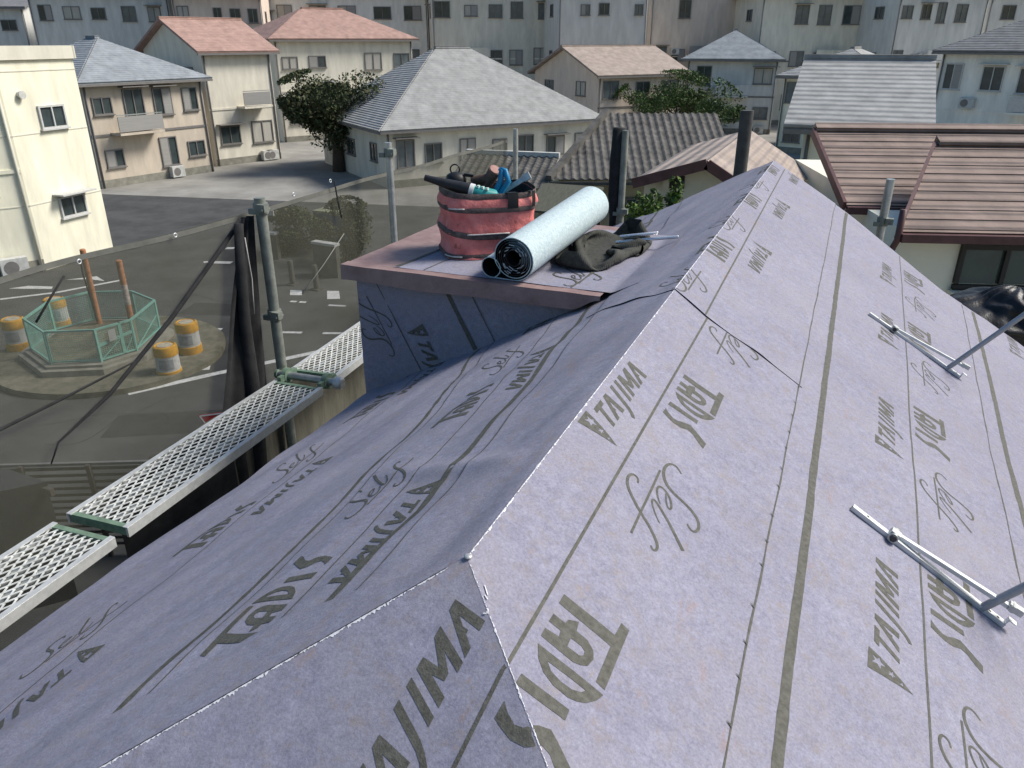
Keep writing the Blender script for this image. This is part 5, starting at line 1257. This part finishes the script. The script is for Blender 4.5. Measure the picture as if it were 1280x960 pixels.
P = on_z(424, 214, 0); leafy('olive_tree', 'dark olive tree in front of the wide beige house', 'tree', (P.x, P.y, 3.4), 3.9, 3.2, 2.2, 17000, 0.12, G_OL + [MATS['leaf_mid']], True, None, 31)
P = on_z(842, 178, 0); leafy('green_tree', 'green tree behind the tiled roof beside the far ridge end', 'tree', (P.x, P.y, 2.6), 4.5, 3.0, 2.3, 15000, 0.11, G_LT[1:], True, None, 32)
# tiled roof house straight behind
th_ = thing('tiled_house', 'old low house with grey corrugated clay tile roof and cream walls behind the roof', 'house', on_z(760, 330, 0).xy.to_3d())
YE = 19.0
A = on_y(686, 226, YE); B = on_y(880, 198, YE + 1.5); B = V((B.x, B.y, A.z)); d = (B - A); L = d.length; d.normalize(); bd = V((-d.y, d.x, 0))
H = A.z; slope = 0.42
M_TILE = mat('clay_tile', (0.085, 0.08, 0.072), 0.8, 0.4, 3, 0.5, 12, c2=(0.16, 0.15, 0.135))
Lr, run = L + 1.0, 3.2
mb = MB(); nt = int(Lr / 0.21); nr = 13
def tile_fn(A_, d_, bd_, Lx, run_, hipl=0.0):
    def fn(u, v):
        x = Lx * u; y = run_ * v
        rib = 0.04 * (0.5 + 0.5 * math.cos(2 * PI * x / 0.21)) ** 1.5; k = v * 13; step = 0.03 * (1 - (k - math.floor(k)))
        x2 = max(x, hipl * y)
        return A_ + d_ * x2 + bd_ * y + UPZ * (slope * y + rib + step)
    return fn
mb.grid(tile_fn(A - bd * 0.0, d, bd, Lr, run, 0.55), nt * 6, nr * 3)
tr = build('tile_roof', mb, M_TILE, th_); tag(tr, kind='stuff')
mb = MB(); mb.bar(A + UPZ * .06, A + d * 0.55 * run + bd * run + UPZ * (slope * run + 0.1), 0.16, 0.16); build('hip_tiles', mb, M_TILE, th_)
mb = MB(); mb.bar(A - UPZ * 0.06, A + d * Lr - UPZ * 0.06, 0.12, 0.08); build('gutter', mb, M_DKW, th_)
W_OLD = mat('old_cream_plaster', (0.50, 0.45, 0.31), 0.9, 0.15, 1.2, 0.3, 30)
mb = MB(); c = A + d * (L / 2 + 0.5) + bd * (0.6 + run / 2); mb.box(V((c.x, c.y, H / 2 - 0.02)), (L + 0.4, run, H - 0.1), (d, bd, UPZ)); build('wall', mb, W_OLD, th_)
nf = -bd
add_window(th_, A + bd * 0.6 , d, nf, 1.05, H - 1.0, 0.7, 1.1)
for x in (2.6, 3.9): add_window(th_, A + bd * 0.6, d, nf, x, H - 0.95, 1.0, 0.7)
# its lower lean-to on the left
A2 = on_y(560, 223, YE - 0.6); B2 = A - d * 0.1 - bd * 0.3 - UPZ * 0.18; d2 = (B2 - A2); d2.z = 0; L2 = d2.length; d2.normalize(); bd2 = V((-d2.y, d2.x, 0)); A2.z = B2.z
mb = MB(); nt = int(L2 / 0.21); slope_keep = slope
mb.grid(tile_fn(A2, d2, bd2, L2, 1.5), nt * 6, 24); tag(build('tile_roof', mb, M_TILE, th_), kind='stuff')
mb = MB(); mb.bar(A2 + UPZ * .66 + bd2 * 1.5, B2 + UPZ * .66 + bd2 * 1.5, 0.16, 0.14); build('white_flashing', mb, M_CAP, th_)
mb = MB(); c = A2 + d2 * L2 / 2 + bd2 * 1.3; mb.box(V((c.x, c.y, A2.z / 2 - .05)), (L2 - .3, 1.6, A2.z - .1), (d2, bd2, UPZ)); build('wall', mb, W_OLD, th_)
for x in (L2 * .12, L2 * .42): add_window(th_, A2 + bd2 * .5, d2, -bd2, x, A2.z - 1.0, 1.0, 1.1)
# wooden porch under it
p0, p1 = on_y(655, 262, 17.6), on_y(735, 242, 17.6)
M_PORCH = mat('porch_sheet', (0.10, 0.10, 0.075), 0.8, 0.3, 5, stretch=(8, 1, 1))
mb = MB(); mb.slab([p0, V((p1.x, p1.y, p0.z)), V((p1.x, p1.y + 1.3, p0.z + .45)), V((p0.x, p0.y + 1.3, p0.z + .45))], (0, -.3, 1), 0.05); build('porch_roof', mb, M_PORCH, th_)
for k in range(5): x = p0.x + (p1.x - p0.x) * k / 4; mb = MB(); mb.bar(V((x, 17.7, 0)), V((x, 17.7, p0.z)), 0.09, 0.09, V((1, 0, 0))); build('porch_post', mb, M_PLY, th_)
mb = MB(); mb.box(((p0.x + p1.x) / 2, 18.75, p0.z / 2), (p1.x - p0.x, 0.1, p0.z - .1)); build('porch_back', mb, mat('dark_interior', (0.03, 0.025, 0.02), 0.9, 0.3, 3), th_)

# house with maroon gable trim behind the left slope
YG = 12.5
E0, EP, E1_ = on_y(791, 229, YG), on_y(884, 205, YG), on_y(899, 226, YG)
gh = thing('gable_house', 'cream house with maroon roof edge and black downpipe behind the left slope', 'house', (E0.x, YG, 0))
mb = MB()
zc = E0.z - 0.05
mb.add([V((E0.x + .12, YG + .3, 0)), V((-.1, YG + .3, 0)), V((-.1, YG + .3, EP.z - .4)), V((EP.x, YG + .3, EP.z - .12)), V((E0.x + .12, YG + .3, zc))], [(0, 1, 2, 3, 4)])
mb.add([V((E0.x + .12, YG + .3, 0)), V((E0.x + .12, YG + 5, 0)), V((E0.x + .12, YG + 5, zc)), V((E0.x + .12, YG + .3, zc))], [(0, 1, 2, 3)]); build('wall', mb, mat('wall_ivory', (0.60, 0.57, 0.45), 0.9, 0.08, 2, 0.2, 40), gh)
for a, b in ((E0, EP), (EP, V((EP.x + 1.3, YG, EP.z - .75)))):
    mb = MB(); mb.slab([a, b, b + V((0, 5, 0)), a + V((0, 5, 0))], (0, 0, 1), -0.05); build('roof', mb, R_BROWN, gh)
    mb = MB(); mb.bar(a + V((0, -.02, 0)), b + V((0, -.02, 0)), 0.05, 0.16, V((0, 0, 1))); build('barge_board', mb, M_MAROON, gh)
mb = MB(); dp = on_y(815, 236, YG); mb.tube([dp, dp + V((0.02, 0, -.06)), on_y(838, 252, YG + .2), on_y(838, 300, YG + .2)], 0.035, 10); build('downpipe', mb, M_BLACK, gh, True)
v0, v1 = on_y(835, 230, YG + .28), on_y(856, 222, YG + .28)
mb = MB(); mb.box((v0 + v1) / 2 - UPZ * .02, (v1.x - v0.x, .06, .2)); build('vent_opening', mb, M_BLACK, gh)
mb = MB(); q = on_y(833, 228, YG + .25); mb.box(q, (.1, .12, .16)); build('bracket_block', mb, MATS['wall_ivory'], gh)
P = on_y(806, 256, 11.3); leafy('shrub', 'bright green shrub beside the cream wall behind the left slope', 'shrub', (P.x, P.y, P.z - .12), .30, .25, .34, 900, .05, G_LT, False, None, 41)
P = on_y(842, 240, 11.8); leafy('shrub', 'small bright green plant beside the black downpipe', 'shrub', (P.x, P.y, P.z - .12), .16, .2, .30, 350, .05, G_LT, False, None, 42)
for (q, x, y) in ((on_y(806, 256, 11.3), 0, 0), (on_y(842, 240, 11.8), 0, 0)): pass

# neighbour on the right with brown roofs, turned about 35 degrees to our house
NA = math.radians(18); nx_ = V((math.cos(NA), math.sin(NA), 0)); ny_ = V((-math.sin(NA), math.cos(NA), 0))
K = on_y(1057, 260, 13.0)
nb = thing('neighbour_house', 'cream neighbour house with brown shingle roofs, maroon gutters and a corner window', 'house', (K.x, K.y, 0))
W_NB = mat('wall_neighbour', (0.74, 0.73, 0.61), 0.9, 0.05, 2, 0.2, 40)
R_NB = roofmat('roof_neighbour', (0.25, 0.185, 0.155), 5.0)
def nbp(o_, x, y, z=0.0): return o_ + nx_ * x + ny_ * y + UPZ * z
def eave_roof(a, Lx, run_, slope_, hipx=0.0):
    """roof plane rising away from an eave that starts at a"""
    q = [a, nbp(a, Lx, 0), nbp(a, Lx, run_, run_ * slope_), nbp(a, hipx, run_, run_ * slope_)]
    up = (UPZ - ny_ * slope_).normalized()
    mb = MB(); mb.slab(q, up, -0.06); r_ = build('roof', mb, R_NB, nb)
    nn_ = int(run_ / 0.22)
    for k in range(nn_):
        f = (k + .3) / nn_; mb = MB(); pa, pb = q[0].lerp(q[3], f), q[1].lerp(q[2], f)
        mb.bar(pa + up * 0.066, pb + up * 0.066, 0.03, 0.012, up); build('shingle_course', mb, R_NB, r_)
    mb = MB(); mb.bar(q[0] - ny_ * .06 - UPZ * .02, q[1] - ny_ * .06 - UPZ * .02, 0.12, 0.11); build('gutter', mb, M_MAROON, r_)
    mb = MB(); mb.bar(q[0] - nx_ * .03 + up * .03, q[3] - nx_ * .03 + up * .02, 0.05, 0.15, up); build('barge_board', mb, M_MAROON, r_)
    mb = MB(); mb.bar(q[3] + up * .09, q[2] + up * .09, 0.2, 0.1, up); build('ridge_cap', mb, R_NB, r_)
    return q
def nb_wall(o_, x0, x1, y0, y1, h):
    c = nbp(o_, (x0 + x1) / 2, (y0 + y1) / 2); mb = MB(); mb.box((c.x, c.y, h / 2), (x1 - x0, y1 - y0, h), (nx_, ny_, UPZ)); return build('wall', mb, W_NB, nb)
eave_roof(K, 7.0, 2.3, 0.38)
nb_wall(K, 0.35, 6.8, 0.5, 4.6, K.z + .1)
# the lower wing in front
K2 = on_y(1124, 294, 11.4)
eave_roof(K2, 6.0, 2.2, 0.40, 1.15)
nb_wall(K2, 0.12, 6.0, 0.30, 3.4, K2.z + .02)
dp0 = nbp(K2, -.03, -.05, 0.35); mb = MB(); mb.tube([dp0, nbp(dp0, 0, 0, -.4), nbp(dp0, -.05, .05, -.6), nbp(dp0, -.05, .05, -dp0.z)], 0.045, 10); build('downpipe', mb, M_MAROON, nb, True)
wp = nbp(K2, 0, 0.30); 
def hit_wall(px, py):
    dr_ = ray(px, py); t_ = (wp - CAM).dot(ny_) / dr_.dot(ny_); return CAM + dr_ * t_
b0, b1 = hit_wall(1188, 360), hit_wall(1205, 312)
X0 = (b0 - wp).dot(nx_); hgt = b1.z - b0.z; zb = b0.z + .05; X1 = X0 + 1.9
M_DKF = mat('dark_frame', (0.03, 0.028, 0.027), 0.5, 0.2, 6)
bw = MB(); bc = lambda x, y, z: V((*(nbp(wp, x, y).xy), z))
AX = (nx_, ny_, UPZ)
for z in (zb - .02, zb + hgt): bw.box(bc((X0 + X1) / 2, -.03, z), (X1 - X0, .08, .07), AX)
for x in (X0 + .03, X1 - .03, X0 + .62, X0 + 1.25): bw.box(bc(x, -.03, zb + hgt / 2), (.06, .08, hgt - .07), AX)
bay = build('window', bw, M_DKF, nb)
mb = MB(); mb.box(bc((X0 + X1) / 2, -.012, zb + hgt / 2), (X1 - X0 - .1, .012, hgt - .06), AX); build('pane', mb, mat_glass('bay_glass', (0.04, 0.07, 0.065)), bay)
mb = MB(); mb.box(bc((X0 + X1) / 2, -.09, zb - .09), (X1 - X0 + .1, .18, .05), AX); build('sill', mb, W_NB, bay)

# meter box on the wall behind the ridge and that house
P0, P1 = on_y(985, 300, 20.5), on_y(1100, 300, 20.5)
hb_ = building('town_house', 'cream gabled house wall rising behind the far ridge', V((P0.x, P0.y, 0)), V((P1.x + .2, P1.y, 0)), 7, 5.4, 'gable', 1.2, W_NB, R_GREY, cols=2, wins=False, seed=14, cat='house')
mb = MB(); q = on_y(1022, 225, 20.4); mb.box(q, (.35, .2, .4)); build('meter_box', mb, mat('meter_grey', (0.3, 0.28, 0.24), 0.7), hb_)
# black tarpaulin bundle on the scaffold at the right
tc_ = on_y(1262, 396, 6.9)
mb = MB()
def tarp(u, v):
    a = u * 2 * PI; ph = v * PI * 0.98 + 0.02
    x, y, z = math.sin(ph) * math.cos(a), math.sin(ph) * math.sin(a), math.cos(ph)
    k = 1 + 0.28 * nz3(x * 1.7, y * 1.7, z * 1.7) + 0.09 * (abs(math.sin(a * 7 + z * 4 + 2 * nz3(x * 3, y * 3, z * 3))) - .5)
    return tc_ + V((x * .52 * k, y * .40 * k, z * .24 * k + .06 * x))
mb.grid(tarp, 90, 50)
mb2 = mb; o = build('tarpaulin', mb, mat('black_tarp', (0.022, 0.021, 0.022), 0.42, 0.3, 10, 0.4, 40), None, True)
bm = bmesh.new(); bm.from_mesh(o.data); bmesh.ops.remove_doubles(bm, verts=bm.verts, dist=1e-4); bm.to_mesh(o.data); bm.free()
tag(o, 'black crumpled tarpaulin bundle past the right roof edge', 'tarpaulin')
mb = MB(); s = V((tc_.x, tc_.y, tc_.z - .25)); mb.box(s, (1.5, .5, .05))
pl_ = tag(build('staging_board', mb, M_PLY), 'wooden staging board carrying the black tarpaulin bundle', 'board')
post(tc_.x - .65, tc_.y + .2, tc_.z - .275, 'low scaffold post under the staging board end that is tucked behind the roof', 0.03, M_GALV)
post(tc_.x + .65, tc_.y + .2, tc_.z - .275, 'low scaffold post under the outer end of the tarpaulin staging board', 0.03, M_GALV)
# antenna on the far roof
P = on_z(560, 152, 0); P = V((P.x, P.y, 0)); an = thing('roof_antenna', 'thin television antenna standing above the far beige building', 'antenna', (P.x, P.y, 10.5))
mb = MB(); mb.tube([(P.x, P.y - 1, 10.2), (P.x, P.y - 1, 12.5)], 0.03, 6); build('mast', mb, M_GALV, an)
for k in range(6): mb = MB(); mb.bar(V((P.x - .5, P.y - 1, 11.4 + .18 * k)), V((P.x + .5, P.y - 1, 11.4 + .18 * k)), .02, .02); build('element', mb, M_GALV, an)
